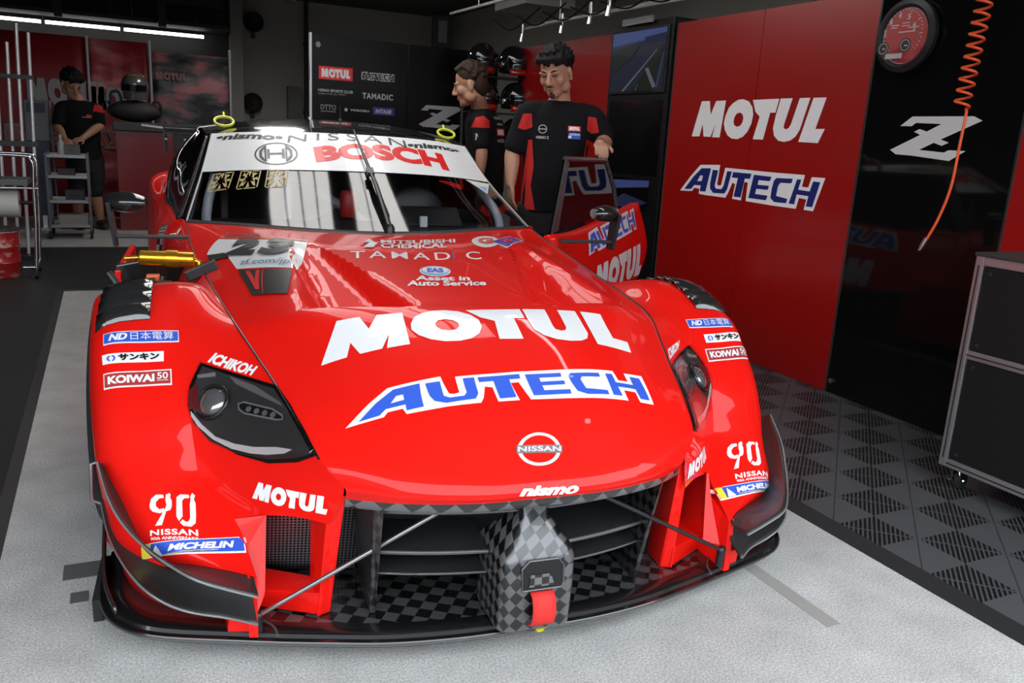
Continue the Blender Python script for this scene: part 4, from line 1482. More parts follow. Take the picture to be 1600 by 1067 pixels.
stick('logo_strip', [(RECT, WHITE, None), (RECT, MAROON, (.018, .09, .982, .91)), (T('KOIWAI', .05), WHITE, (.07, .24, .75, .74)), (T('50', .02), WHITE, (.79, .36, .95, .78)), (RECT, WHITE, (.79, .24, .95, .28))], [(0.7265, 1.9759, 0.5287), (0.8919, 2.0163, 0.5193), (0.9056, 2.0584, 0.5465), (0.7360, 2.0176, 0.5566)], fenders[1], bvh_of(fenders[1]), 0.0015, 0.012, 'maroon strip with white capitals')
stick('anniversary_mark', [(NINE0, WHITE, None)], [(-0.7884, 1.7448, 0.2834), (-0.6914, 1.7247, 0.2775), (-0.6935, 1.8106, 0.3227), (-0.7909, 1.8043, 0.3335)], fenders[0], bvh_of(fenders[0]), 0.0015, 0.012, 'white number 90')
stick('anniversary_mark', [(NINE0, WHITE, None)], [(0.6762, 1.7452, 0.2857), (0.7864, 1.7476, 0.2866), (0.8122, 1.8138, 0.3321), (0.7075, 1.8209, 0.3334)], fenders[1], bvh_of(fenders[1]), 0.0015, 0.012, 'white number 90')
stick('lettering', [(T('NISSAN', .03, 0, 1.1), WHITE, None)], [(-0.7855, 1.7273, 0.2691), (-0.6890, 1.7068, 0.2678), (-0.6902, 1.7216, 0.2759), (-0.7857, 1.7366, 0.2780)], fenders[0], bvh_of(fenders[0]), 0.0015, 0.012, 'white wide capitals under the number 90')
stick('lettering', [(T('90th ANNIVERSARY', .02), WHITE, None)], [(-0.7842, 1.7204, 0.2619), (-0.6891, 1.6968, 0.2623), (-0.6890, 1.7040, 0.2662), (-0.7842, 1.7246, 0.2673)], fenders[0], bvh_of(fenders[0]), 0.0015, 0.012, None)
stick('lettering', [(T('NISSAN', .03, 0, 1.1), WHITE, None)], [(0.6788, 1.7157, 0.2714), (0.7918, 1.7270, 0.2640), (0.7979, 1.7401, 0.2733), (0.6856, 1.7304, 0.2797)], fenders[1], bvh_of(fenders[1]), 0.0015, 0.012, 'white wide capitals under the number 90')
stick('lettering', [(T('90th ANNIVERSARY', .02), WHITE, None)], [(0.6770, 1.7060, 0.2663), (0.7880, 1.7203, 0.2576), (0.7910, 1.7256, 0.2627), (0.6813, 1.7131, 0.2704)], fenders[1], bvh_of(fenders[1]), 0.0015, 0.012, None)
stick('tyre_strip', [(RECT, WHITE, None), (RECT, BLUE, (.012, .10, .988, .93)), (RECT, YELLOW, (.012, .07, .12, .93)), (T('MICHELIN', .05, .2), WHITE, (.30, .28, .90, .72)), (([(.13, .08), (.26, .08), (.18, .8)], [(0, 1, 2)]), WHITE, None), (RECT, YELLOW, (.30, .14, .75, .18))], [(-0.8044, 1.7419, 0.2094), (-0.5928, 1.6505, 0.2454), (-0.5931, 1.7030, 0.2554), (-0.8031, 1.7308, 0.2484)], fenders[0], bvh_of(fenders[0]), 0.0015, 0.012, 'blue and yellow tyre maker strip')
stick('tyre_strip', [(RECT, WHITE, None), (RECT, BLUE, (.012, .10, .988, .93)), (RECT, YELLOW, (.012, .07, .12, .93)), (T('MICHELIN', .05, .2), WHITE, (.30, .28, .90, .72)), (([(.13, .08), (.26, .08), (.18, .8)], [(0, 1, 2)]), WHITE, None), (RECT, YELLOW, (.30, .14, .75, .18))], [(0.5928, 1.6505, 0.2454), (0.8044, 1.7419, 0.2094), (0.8031, 1.7308, 0.2484), (0.5931, 1.7030, 0.2554)], fenders[1], bvh_of(fenders[1]), 0.0015, 0.012, 'blue and yellow tyre maker strip')
stick('lettering', [(OIL, WHITE, None)], [(-0.5749, 1.7129, 0.3434), (-0.4326, 1.5740, 0.3532), (-0.4306, 1.5696, 0.3955), (-0.5610, 1.7083, 0.3817)], fenders[0], bvh_of(fenders[0]), 0.0015, 0.012, 'white oil brand lettering below the headlight')
stick('lettering', [(OIL, WHITE, None)], [(0.4326, 1.5740, 0.3532), (0.5749, 1.7129, 0.3434), (0.5610, 1.7083, 0.3817), (0.4306, 1.5696, 0.3955)], fenders[1], bvh_of(fenders[1]), 0.0015, 0.012, 'white oil brand lettering below the headlight')
stick('lettering', [(T('ICHIKOH', .05, .25), WHITE, None)], [(-0.6613, 2.0130, 0.5732), (-0.5602, 1.9029, 0.5651), (-0.5475, 1.9199, 0.5832), (-0.6460, 2.0347, 0.5927)], fenders[0], bvh_of(fenders[0]), 0.0015, 0.012, 'white lettering above the headlight')
stick('lettering', [(T('ICHIKOH', .05, .25), WHITE, None)], [(0.5324, 1.8743, 0.5696), (0.6238, 1.9821, 0.5715), (0.6539, 2.0289, 0.5859), (0.5565, 1.9334, 0.5844)], fenders[1], bvh_of(fenders[1]), 0.0015, 0.012, 'white lettering above the headlight')
stick('lettering', [(T('BOSCH', .055, 0, 1.02), REDV, None)], [(-0.1952, 3.7886, 0.9865), (0.4402, 3.8689, 0.9673), (0.4363, 4.0192, 1.0424), (-0.1939, 3.9209, 1.0492)], banner, bvh_of(banner), 0.0015, 0.04, 'large red capitals on the banner')
stick('emblem', [(ring_shape(.5, .46, 48), DKG, None), (poly_shape([[(.30, .30), (.36, .30), (.36, .47), (.64, .47), (.64, .30), (.70, .30), (.70, .70), (.64, .70), (.64, .53), (.36, .53), (.36, .70), (.30, .70)]]), DKG, None), (poly_shape([[(.28, .14), (.28, .86), (.20, .78), (.12, .62), (.12, .38), (.20, .22)], [(.24, .25), (.18, .40), (.18, .60), (.24, .75)]]), DKG, None), (poly_shape([[(.72, .14), (.72, .86), (.80, .78), (.88, .62), (.88, .38), (.80, .22)], [(.76, .25), (.82, .40), (.82, .60), (.76, .75)]]), DKG, None)], [(-0.4525, 3.8595, 0.9589), (-0.2700, 3.7863, 0.9725), (-0.2595, 3.9753, 1.0646), (-0.4448, 4.0367, 1.0484)], banner, bvh_of(banner), 0.0015, 0.03, 'dark ring emblem on the banner')
stick('lettering', [(T('NISSAN', -.005, 0, 1.35), DKG, None)], [(-0.3012, 3.9868, 1.0623), (0.2520, 3.9691, 1.0629), (0.2545, 4.0411, 1.0973), (-0.2901, 4.0458, 1.0933)], banner, bvh_of(banner), 0.0015, 0.03, 'thin wide dark capitals along the banner top')
stick('lettering', [(T('•nismo•', .04, .25), DKG, None)], [(-0.6063, 4.1898, 1.0514), (-0.3168, 4.0029, 1.0669), (-0.3177, 4.0594, 1.0945), (-0.6024, 4.2311, 1.0743)], banner, bvh_of(banner), 0.0015, 0.03, None)
stick('lettering', [(T('•nismo•', .04, .25), DKG, None)], [(0.2658, 3.9751, 1.0634), (0.5783, 4.1484, 1.0441), (0.5481, 4.1650, 1.0678), (0.2573, 4.0245, 1.0887)], banner, bvh_of(banner), 0.0015, 0.03, None)
stick('gold_emblem', [(XEMB, GOLDV, None)], [(-0.6548, 3.7663, 0.8431), (-0.5673, 3.7324, 0.8617), (-0.5356, 3.8790, 0.9325), (-0.6234, 3.9285, 0.9154)], wscr, bvh_of(wscr), 0.0015, 0.03, 'gold square emblem inside the banner edge')
stick('gold_emblem', [(XEMB, GOLDV, None)], [(-0.5396, 3.7073, 0.8618), (-0.4529, 3.6731, 0.8750), (-0.4253, 3.8178, 0.9455), (-0.5092, 3.8644, 0.9371)], wscr, bvh_of(wscr), 0.0015, 0.03, 'gold square emblem inside the banner edge')
stick('gold_emblem', [(XEMB, GOLDV, None)], [(-0.4251, 3.6596, 0.8768), (-0.3381, 3.6343, 0.8868), (-0.3148, 3.7747, 0.9548), (-0.4018, 3.8059, 0.9471)], wscr, bvh_of(wscr), 0.0015, 0.03, 'gold square emblem inside the banner edge')
stick('corner_sticker', [(([(0, 1), (1, 1), (.92, 0)], [(0, 1, 2)]), CREAM, None), (([(.5, .62), (.9, .62), (.85, .15)], [(0, 1, 2)]), CYANV, None)], [(0.4887, 3.7196, 0.8837), (0.6200, 3.8035, 0.8690), (0.6712, 3.9584, 0.9149), (0.5144, 3.8564, 0.9316)], wscr, bvh_of(wscr), 0.0015, 0.03, 'pale triangular sticker in the screen corner')
# --- headlights: black housing with projector, light module and light guide under a clear cover
for sg in (-1, 1):
    fb = bvh_of(fenders[0] if sg < 0 else fenders[1], hood)
    P3 = {k: [Vector((-sg * p[0], p[1], p[2])) for p in v] for k, v in HLP.items()}
    o3 = P3['outline']
    cen = sum(o3, Vector()) / len(o3)
    ux = (o3[6] - o3[12]).normalized()
    nz = Vector((0, 0, 0))
    for i in range(len(o3)):
        nz += (o3[i] - cen).cross(o3[(i + 1) % len(o3)] - cen)
    nz.normalize()
    if nz.y > 0:
        nz = -nz
    ux = (ux - nz * ux.dot(nz)).normalized()
    vy = nz.cross(ux)

    def q2(k):
        return [((p - cen).dot(ux), (p - cen).dot(vy)) for p in P3[k]]

    S = .3
    QUAD = [cen + ux * a + vy * c for a, c in ((-S, -S), (S, -S), (S, S), (-S, S))]

    def unit(c):
        return poly_shape([[(.5 + x / (2 * S), .5 + y / (2 * S)) for x, y in cc] for cc in c])

    if vy.dot(Vector((0, 0, 1))) < 0:
        pass
    out = q2('outline')
    inn = grow(out, -.009, 1.6)

    def hl(nm, c, m, lift, parent, lab=None, step=.012):
        return stick(nm, [(unit(c), m, None)], QUAD, parent, fb, lift, step, lab)

    hsg = hl('headlight', [out], mat('headlight_black', (.006, .006, .006), .25, 0, .5), .004, car, 'black headlight with projector and curved light guide')
    hl('inner_panel', [inn], twill_mat('headlight_carbon', (.022, .020, .020), (.075, .068, .068), 110, .3, .4), .0052, hsg)
    hl('lower_reflection', [q2('lower')], mat('hl_reflection', (.07, .03, .03), .35, .2, .4), .0058, hsg)  # reddish reflection inside the headlight, laid on as a coloured shape
    hl('corner_reflector', [q2('corner')], mat('hl_red', (.16, .015, .015), .3, 0, .6), .0058, hsg)
    hl('light_guide', [q2('drl')], mat('hl_guide', (.72, .66, .65), .25, 0, .6), .0066, hsg)
    hl('chrome_bar', [q2('bar')], mat('hl_chrome', (.55, .54, .54), .25, .6), .0062, hsg)
    hl('reflector', [q2('reflector')], mat('hl_grey', (.25, .22, .23), .3, .3), .0062, hsg)
    md = hl('light_module', [q2('module')], mat('hl_module', (.015, .015, .016), .2, 0, .8), .0068, hsg)
    mc = q2('module')
    ring = [mc, grow(mc, -.004, 1.5)]
    hl('module_rim', ring, mat('hl_rim', (.42, .41, .42), .3, .5), .0078, md)
    a_, c_ = Vector(mc[0]) * .5 + Vector(mc[7]) * .5, Vector(mc[3]) * .5 + Vector(mc[4]) * .5
    for k in range(4):
        p = a_.lerp(c_, .24 + .18 * k)
        hl('led_cell', [[(p.x + .009 * math.cos(w), p.y + .007 * math.sin(w)) for w in [2 * PI * j / 10 for j in range(10)]]], mat('hl_cell', (.40, .39, .40), .15, .6), .0086, md)
    pc = P3['projector'][0]
    h = fb.ray_cast(pc + nz * .1, -nz, .3)
    c0 = h[0] if h[0] else pc
    rot = Matrix((ux, vy, nz)).transposed()
    b = MB()
    b.ball(c0 + nz * .004, (.041, .036, .020), 24, 14, rot)
    pj = b.build('projector', mat('hl_lens', (.20, .195, .195), .10, .6, 1.0), hsg, smooth=60)
    b = MB()
    b.tube([c0 + nz * .010 + rot @ Vector((.046 * math.cos(2 * PI * k / 28), .041 * math.sin(2 * PI * k / 28), 0)) for k in range(28)], .0045, 8, closed=True)
    b.build('projector_ring', mat('hl_ringdark', (.03, .03, .03), .25, .5), hsg, smooth=60)
    hl('cover', [grow(out, -.002, 1.5)], hl_glass, .013, hsg)
# --- louvred vents on top of the fenders
for sg in (-1, 1):
    fbv = bvh_of(fenders[0] if sg < 0 else fenders[1])

    def fz(x, y):
        h_ = fbv.ray_cast(Vector((sg * x, y, 1.2)), Vector((0, 0, -1)))
        return h_[0].z if h_[0] is not None else .6
    b = MB()
    for k in range(7):
        y = 2.175 + .058 * k
        xs = (.795, .83, .865, .895, .922)
        row0 = [Vector((sg * x, y, fz(x, y) + .003)) for x in xs]
        row1 = [Vector((sg * x, y + .047, fz(x, y + .047) + .017)) for x in xs]
        row2 = [Vector((sg * x, y + .054, fz(x, y + .054) + .003)) for x in xs]
        b.grid([row0, row1, row2])
    lv = b.build('louvre_panel', TWILL2, car, smooth=25, solid=.003)
# lettering on the open door
stick('lettering', [(OIL, WHITE, None)], [dp(.40, .385), dp(1.09, .415), dp(1.05, .605), dp(.375, .545)], door, bvh_of(door), .002, .02, 'white oil brand lettering on the open door')
stick('lettering', [(AUTW, WHITE, None), (AUT, BLUE, None)], [dp(.26, .605), dp(.97, .685), dp(.95, .800), dp(.27, .715)], door, bvh_of(door), .002, .02, 'blue lettering with white outline on the open door')
# ------------------------------------------------------------------ right-hand panels
WX = 3.13


def leaf_panel(name, y0, y1, m, label, cat='wall panel', group=None, h=1.86, t=.03, leaves=1, trim=True):
    e = empty(name, (WX, (y0 + y1) / 2, 0), 0, label, cat, group)
    L = (y1 - y0)
    for k in range(leaves):
        a, c = -L / 2 + L * k / leaves, -L / 2 + L * (k + 1) / leaves
        q = MB()
        q.bbox((0, a + .002, .014), (t, c - .002, h))
        q.build('leaf', m, e, bevel=.002)
    if trim:
        q = MB()
        for yy in (-L / 2, L / 2):
            q.bbox((-.003, yy - .003, .014), (t, yy + .003, h))
        q.build('edge_trim', mat('trim_dark', (.09, .09, .09), .3, .5), e)
    return e


def wall_stick(name, parent, layers, y0, z0, y1, z1, lift=.0012, label=None):
    """flat vinyl on a right-hand panel: y0 = left end as seen (further back)"""
    o = parent.location
    quad = [(0, y0 - o.y, z0), (0, y1 - o.y, z0), (0, y1 - o.y, z1), (0, y0 - o.y, z1)]
    return stick(name, layers, quad, parent, None, lift, label=label)


red2 = leaf_panel('wall_panel', 2.888, 4.40, REDW, 'tall red two-leaf panel with white and blue sponsor lettering beside the car', leaves=2)
red2.children[0].name = 'leaf'
q = [(WX, 4.16, 1.205), (WX, 3.147, 1.194), (WX, 3.09, 1.41), (WX, 4.098, 1.405)]
stick('lettering', [(OIL, WHITE, None)], [(x - WX, y - red2.location.y, z) for x, y, z in q], red2, None, .0015, label='large white oil brand lettering')
q = [(WX, 4.222, .884), (WX, 3.125, .868), (WX, 3.075, 1.034), (WX, 4.05, 1.048)]
stick('lettering', [(AUTW, WHITE, None), (AUT, NAVY, None)], [(x - WX, y - red2.location.y, z) for x, y, z in q], red2, None, .0015, label='blue lettering with white outline')
blk1 = leaf_panel('wall_panel', 2.135, 2.885, GLOSSBLK, 'gloss black panel with large white barred Z and round gauge')
q = [(WX, 2.722, 1.150), (WX, 2.355, 1.145), (WX, 2.30, 1.322), (WX, 2.69, 1.322)]
stick('emblem', [(ZED, mat('emblem_white', (.62, .62, .62), .45), None)], [(x - WX, y - blk1.location.y, z) for x, y, z in q], blk1, None, .0015, label='white barred Z emblem')
q = MB()
q.cyl((-.001, .345, .075), (-.010, .345, .075), .012, 12)
q.build('door_lock', ALU, blk1)
leaf_panel('wall_panel', .63, 2.132, REDW, 'red panel at the right edge of the picture behind the cabinet', leaves=2)
leaf_panel('wall_panel', 5.14, 6.6, REDW, 'dark red panel behind the standing worker, left of the screen tower', leaves=1)

# round gauge hanging at the top of the black panel
g = empty('wall_gauge', (WX - .012, 2.712, 1.652), 0, 'round red dial like a rev counter on the black panel', 'gauge')
b = MB()
b.lathe([(.0, .010), (.128, .010), (.150, .0), (.150, -.022), (.128, -.030), (.116, -.024), (.116, -.016), (.0, -.016)], (0, 0, 0), 'x', 40, cap=False)
b.build('bezel', BLK, g, smooth=40)


def gauge_stick(layers, y0, z0, y1, z1, nm, lift=.001, lab=None):
    return stick(nm, layers, [(-.016, -y0, z0), (-.016, -y1, z0), (-.016, -y1, z1), (-.016, -y0, z1)], g, None, lift, label=lab)


gauge_stick([(disc_shape(48), MAROON, None), (ring_shape(.5, .485, 48), GREYV, None)], -.115, -.115, .115, .115, 'dial')
lay = []
for k in range(29):
    a = R(215 - k * 250 / 28)
    r0, r1 = (.40, .47) if k % 4 == 0 else (.44, .47)
    c, s = math.cos(a), math.sin(a)
    w = .008
    lay.append((([(.5 + r0 * c - w * s, .5 + r0 * s + w * c), (.5 + r1 * c - w * s, .5 + r1 * s + w * c), (.5 + r1 * c + w * s, .5 + r1 * s - w * c), (.5 + r0 * c + w * s, .5 + r0 * s - w * c)], [(0, 1, 2, 3)]), GREYV, None))
for k, ch in enumerate('23456'):
    a = R(170 - k * 36)
    cx_, cy_ = .5 + .345 * math.cos(a), .5 + .345 * math.sin(a)
    lay.append((T(ch, .03), GREYV, (cx_ - .035, cy_ - .05, cx_ + .035, cy_ + .05)))
for r in ((.30, .66, .47, .68), (.30, .62, .44, .635), (.54, .69, .72, .705), (.54, .64, .72, .655), (.50, .53, .86, .55), (.82, .53, .86, .60), (.28, .08, .66, .17), (.70, .60, .95, .615)):
    lay.append((RECT, GREYV, r))
for cx_, cy_ in ((.22, .27), (.72, .30)):
    lay.append((disc_shape(24), BLACK, (cx_ - .125, cy_ - .125, cx_ + .125, cy_ + .125)))
    lay.append((ring_shape(.5, .44, 24), GREYV, (cx_ - .10, cy_ - .10, cx_ + .10, cy_ + .10)))
    lay.append((RECT, GREYV, (cx_ - .01, cy_ - .02, cx_ + .05, cy_ + .005)))
gauge_stick(lay, -.115, -.115, .115, .115, 'dial_markings', .0022)
b = MB()
b.cyl((0, 0, .148), (0, 0, .215), .006, 8)
b.build('hanger', ALU, g)

# coiled orange air hose hanging in front of the black panel
hs = empty('air_hose', (2.86, 2.20, 0), 0, 'coiled orange air hose hanging in front of the black panel', 'hose')
b = MB()
pts = []
turns, ztop, zbot = 17.0, 2.0, 1.335
N = 17 * 16
for k in range(N + 1):
    t = k / N
    a = 2 * PI * turns * t
    pts.append((.026 * math.cos(a) + .02 * (1 - t), .026 * math.sin(a) - .02 * (1 - t), ztop + (zbot - ztop) * t))
e = spline([pts[-1], (.004, -.022, 1.315), (-.004, -.024, 1.20), (-.006, -.020, 1.05), (-.012, .005, .93), (-.02, .035, .845)], 24)
b.tube(pts + e[1:], .0052, 8)
b.build('coil', mat('hose_orange', (.78, .10, .02), .45), hs, smooth=60)
b = MB()
b.tube([(-.02, .035, .85), (-.023, .045, .825), (-.026, .055, .80)], [.008, .009, .006], 10)
b.build('fitting', ALU, hs, smooth=50)
b = MB()
b.tube([(.046, -.02, 2.0), (.046, -.02, 2.78)], .006, 8)
b.build('supply_pipe', ORANGE, hs)

# cabinet on castors at the right edge
cb = empty('cabinet', (2.62, 1.0, .012), 0, 'black panelled cabinet with aluminium frame on castors at right edge', 'cabinet')
H0, H1 = .082, .828
Y0, Y1 = -.62, .86
D = .46
b = MB()
b.bbox((.012, Y0 + .02, H0 + .01), (D - .012, Y1 - .012, H1 - .01))
b.build('body', mat('cabinet_black', (.016, .016, .016), .55), cb)
prof = mat('profile_aluminium', (.50, .50, .51), .4, .85)
b = MB()
w = .03
for yy in (Y1 - w, Y0):
    for xx in (0, D - w):
        b.bbox((xx, yy, H0), (xx + w, yy + w, H1))
for zz in (H0, H0 + .395, H1 - w):
    for xx in (0, D - w):
        b.bbox((xx + .001, Y0 + w, zz), (xx + w - .001, Y1 - w, zz + w))
    for yy in (Y1 - w, Y0):
        b.bbox((w, yy + .001, zz), (D - w, yy + w - .001, zz + w))
b.build('frame', prof, cb, bevel=.004)
b = MB()
b.bbox((-.002, Y0 + w, H0 + .0125), (0, Y1 - w, H0 + .0165))
b.bbox((-.002, Y0 + w, H0 + .395 + .0125), (0, Y1 - w, H0 + .395 + .0165))
b.bbox((-.002, Y1 - .0165, H0 + .03), (0, Y1 - .0125, H1 - .03))
b.build('frame_groove', DARK, cb)
for zz0, zz1 in ((H0 + w + .004, H0 + .391), (H0 + .395 + w + .004, H1 - w - .004)):
    b = MB()
    b.bbox((.004, Y0 + w + .004, zz0), (.014, Y1 - w - .004, zz1))
    p = b.build('side_panel', mat('cabinet_panel', (.007, .007, .007), .6, 0, 0, .25), cb, bevel=.001)
    b = MB()
    for yy in (Y1 - w - .03, Y0 + w + .03):
        for zz in (zz0 + .02, zz1 - .02):
            b.cyl((.0045, yy, zz), (.001, yy, zz), .006, 10)
    b.build('screw', RUBBER, p)
b = MB()
b.bbox((-.004, Y0 - .004, H1), (D + .004, Y1 + .004, H1 + .012))
b.build('top', mat('cabinet_top', (.03, .03, .03), .5), cb, bevel=.003)
for yy in (Y1 - .05, Y0 + .06):
    for xx in (.05, D - .05):
        b = MB()
        b.lathe([(.0, -.011), (.022, -.011), (.031, -.008), (.031, .008), (.022, .011), (0, .011)], (xx + .012, yy, .0315), 'y', 20)
        c = b.build('castor', RUBBER, cb, smooth=40)
        b = MB()
        b.hexa([(xx - .006, yy - .017, .03), (xx + .026, yy - .017, .03), (xx + .026, yy - .013, .03), (xx - .006, yy - .013, .03), (xx - .02, yy - .017, .074), (xx + .02, yy - .017, .074), (xx + .02, yy - .013, .074), (xx - .02, yy - .013, .074)])
        b.hexa([(xx - .006, yy + .013, .03), (xx + .026, yy + .013, .03), (xx + .026, yy + .017, .03), (xx - .006, yy + .017, .03), (xx - .02, yy + .013, .074), (xx + .02, yy + .013, .074), (xx + .02, yy + .017, .074), (xx - .02, yy + .017, .074)])
        b.bbox((xx - .024, yy - .02, .072), (xx + .024, yy + .02, .0825))
        b.cyl((xx + .012, yy - .02, .0315), (xx + .012, yy + .02, .0315), .006, 8)
        b.bbox((xx - .045, yy - .008, .04), (xx - .012, yy + .008, .046))
        b.build('fork', CHROME, c)

# screen tower behind the red panel
sc = empty('screen_tower', (3.12, 4.79, 0), 0, 'black screen tower showing an empty race track, beside the red panel', 'screen')
b = MB()
b.bbox((0, -.36, .014), (.30, .34, 1.90))
b.build('housing', mat('tower_black', (.006, .006, .006), .35), sc, bevel=.006)
b = MB()
b.bbox((-.012, -.33, 1.46), (0, .315, 1.86))
b.build('screen_bezel', BLK, sc, bevel=.004)
scrm = mat('screen_off', (.004, .004, .005), .15)
def scr_mat(nm, c, s=1.0):
    return mat(nm, (0, 0, 0), .3, emit=c, estr=s)
def scr(poly, m, lift):
    u = [(p[0], p[1]) for p in poly]
    return ((u, [tuple(range(len(u)))]), m, None)
lay = [(RECT, scr_mat('s_road', (.010, .012, .022)), None),
       scr([(0, .78), (1, .86), (1, 1), (0, 1)], scr_mat('s_sky', (.035, .05, .14)), 0),
       scr([(0, .72), (.55, .80), (.55, .84), (0, .78)], scr_mat('s_wall', (.016, .02, .05)), 0),
       scr([(.62, .88), (1, .92), (1, .80), (.62, .78)], scr_mat('s_trees', (.006, .008, .03)), 0),
       scr([(0, .30), (.35, .52), (.55, .76), (0, .72)], scr_mat('s_stand', (.010, .011, .013)), 0),
       scr([(.45, .0), (.92, .72), (.98, .72), (.80, 0)], scr_mat('s_grass', (.006, .009, .005)), 0),
       scr([(.25, .0), (.86, .66), (.88, .66), (.30, 0)], scr_mat('s_line', (.07, .075, .10)), 0),
       scr([(.68, .36), (.74, .38), (.90, .06), (.84, .04)], scr_mat('s_line', (.07, .075, .10)), 0),
       scr([(.90, .06), (.98, .60), (.995, .60), (.93, .04)], scr_mat('s_line2', (.03, .033, .05)), 0),
       scr([(.52, .0), (.57, .12), (.585, .12), (.55, 0)], scr_mat('s_line2', (.03, .033, .05)), 0)]
stick('screen_picture', lay, [(-.0135, .30, 1.475), (-.0135, -.315, 1.475), (-.0135, -.315, 1.845), (-.0135, .30, 1.845)], sc, None, .0006)
stick('lower_screen', [(RECT, scrm, None)],
      [(-.002, .30, .95), (-.002, -.315, .95), (-.002, -.315, 1.42), (-.002, .30, 1.42)], sc, None, .0006)
lay = [scr([(0, .6), (1, .8), (1, 1), (0, .9)], scr_mat('s_blue', (.03, .04, .12)), 0), scr([(0, .1), (.6, .0), (1, .3), (.4, .5)], scr_mat('s_blue2', (.012, .015, .04)), 0)]
stick('data_screen', [(RECT, scrm, None)] + lay, [(-.002, .22, .72), (-.002, -.25, .72), (-.002, -.25, .92), (-.002, .22, .92)], sc, None, .0006)
# strip with a mark on top of the tower
b = MB()
b.bbox((-.03, -.16, 1.885), (-.012, .18, 1.925))
b.build('cable_tray', mat('tray_grey', (.35, .35, .35), .5), sc)

# white tube framework along the top of the panels
tb_ = empty('truss', (2.9, 5.0, 2.0), 0, 'white tube framework with spotlights above the right-hand panels', 'truss')
b = MB()
for (p, q) in (((.25, -1.05, -.03), (-.35, -.05, .02)), ((.25, -1.05, .10), (-.40, .1, .12)), ((.25, -1.05, -.03), (.10, .9, -.04)), ((.35, -1.6, .02), (.35, 1.8, .02)), ((-.30, -.1, .06), (-.35, 1.7, .06)), ((.30, -.75, .02), (.05, -.5, .10)), ((.0, -.55, .02), (.35, -.9, .12))):
    b.cyl(p, q, .012, 10)
b.build('rail', mat('truss_white', (.50, .48, .47), .4), tb_, smooth=50)
for (x, y, z) in ((.35, -1.4, .02), (.35, 1.15, .02), (-.34, 1.15, .06)):
    b = MB()
    b.cyl((x, y, z), (x, y, .755), .006, 8)
    b.build('hanger', STEEL, tb_, smooth=50)
for (x, y) in ((-.05, -.25), (.05, .15), (.16, .75), (.20, 1.5)):
    b = MB()
    b.cyl((x, y, .02), (x, y, -.06), .012, 10)
    b.cyl((x, y, -.06), (x - .01, y, -.12), .016, 10)
    b.build('spotlight', CHROME, tb_, smooth=50)
b = MB()
for k in range(6):
    b.tube(spline([(.1 - .04 * k, -.9 + .3 * k, .02), (.12 - .05 * k, -.6 + .32 * k, -.05 - .01 * k), (.1 - .04 * k, -.3 + .34 * k, .01)], 12), .006, 6)
b.build('cable', BLK, tb_, smooth=60)
tb_.location = (2.9, 5.0, 2.02)
b = MB()
b.lathe([(0, -.075), (.05, -.06), (.075, -.02), (.08, .02), (.07, .06), (.03, .08), (.01, .10), (.01, .80), (0, .80)], (3.36, 3.52, 1.98), 'z', 24)
tag(b.build('globe_lamp', mat('globe_grey', (.42, .42, .42), .4), smooth=50), 'pale round lamp globe above the red panel', 'lamp')

# ------------------------------------------------------------------ black backdrop with sponsor marks
bd = empty('backdrop', (2.32, 7.0, 0), 0, 'black sponsor backdrop wall behind the car', 'backdrop')
b = MB()
b.bbox((-.82, 0, .01), (-.02, .03, 1.845))
b.build('board', mat('board_black', (.004, .004, .004), .25, 0, 0, .2), bd, bevel=.003)
b = MB()
b.bbox((-.015, 0, .01), (.80, .03, 1.845))
b.build('board', mat('board_black', (.004, .004, .004), .25, 0, 0, .2), bd, bevel=.003)
b = MB()
b.bbox((-.835, -.008, .01), (-.82, .036, 1.86))
b.build('edge_profile', ALU, bd)


def bd_stick(nm, layers, x0, z0, x1, z1, lab=None):
    return stick(nm, layers, [(x0 - 2.32, 0, z0), (x1 - 2.32, 0, z0), (x1 - 2.32, 0, z1), (x0 - 2.32, 0, z1)], bd, None, .001, label=lab)


DG = mat('print_grey', (.40, .40, .40), .5)
DG2 = mat('print_dim', (.20, .20, .20), .5)
bd_stick('logo', [(RECT, REDV, None), (OIL, mat('print_white', (.7, .7, .7), .5), (.08, .16, .92, .84))], 1.557, 1.515, 1.832, 1.615)
bd_stick('logo', [(AUTW, DG, None), (AUT, BLACK, None)], 1.905, 1.535, 2.183, 1.597)
bd_stick('logo', [(T('NISMO SPORTS CLUB', .03), DG, (0, .55, 1, 1)), (T('supported by NMC', .02), DG2, (0, .05, .8, .4))], 1.552, 1.392, 1.835, 1.44)
bd_stick('logo', [(T('TAMADIC', .03, 0, 1.15), DG, None)], 1.914, 1.386, 2.175, 1.434)
bd_stick('logo', [(T('DTTO', .02), DG2, (.1, .4, .9, 1)), (T('systems', .02), DG2, (.1, .05, .9, .3))], 1.556, 1.255, 1.713, 1.32)
bd_stick('logo', [(T('YOROZU', .04), DG, (.22, .2, 1, .8)), (disc_shape(16), DG, (0, 0, .13, 1))], 1.765, 1.275, 1.974, 1.303)
bd_stick('logo', [(RECT, NAVY, None), (T('INTAGE', .05, .2), DG, (.12, .2, .88, .75))], 2.002, 1.264, 2.189, 1.326)
bd_stick('emblem', [(ZED, mat('emblem_grey', (.33, .33, .33), .5), None)], 2.412, 1.178, 2.80, 1.372, 'grey barred Z emblem')
bd_stick('logo', [(disc_shape(5), DG2, None)], 1.53, 1.75, 1.575, 1.80)

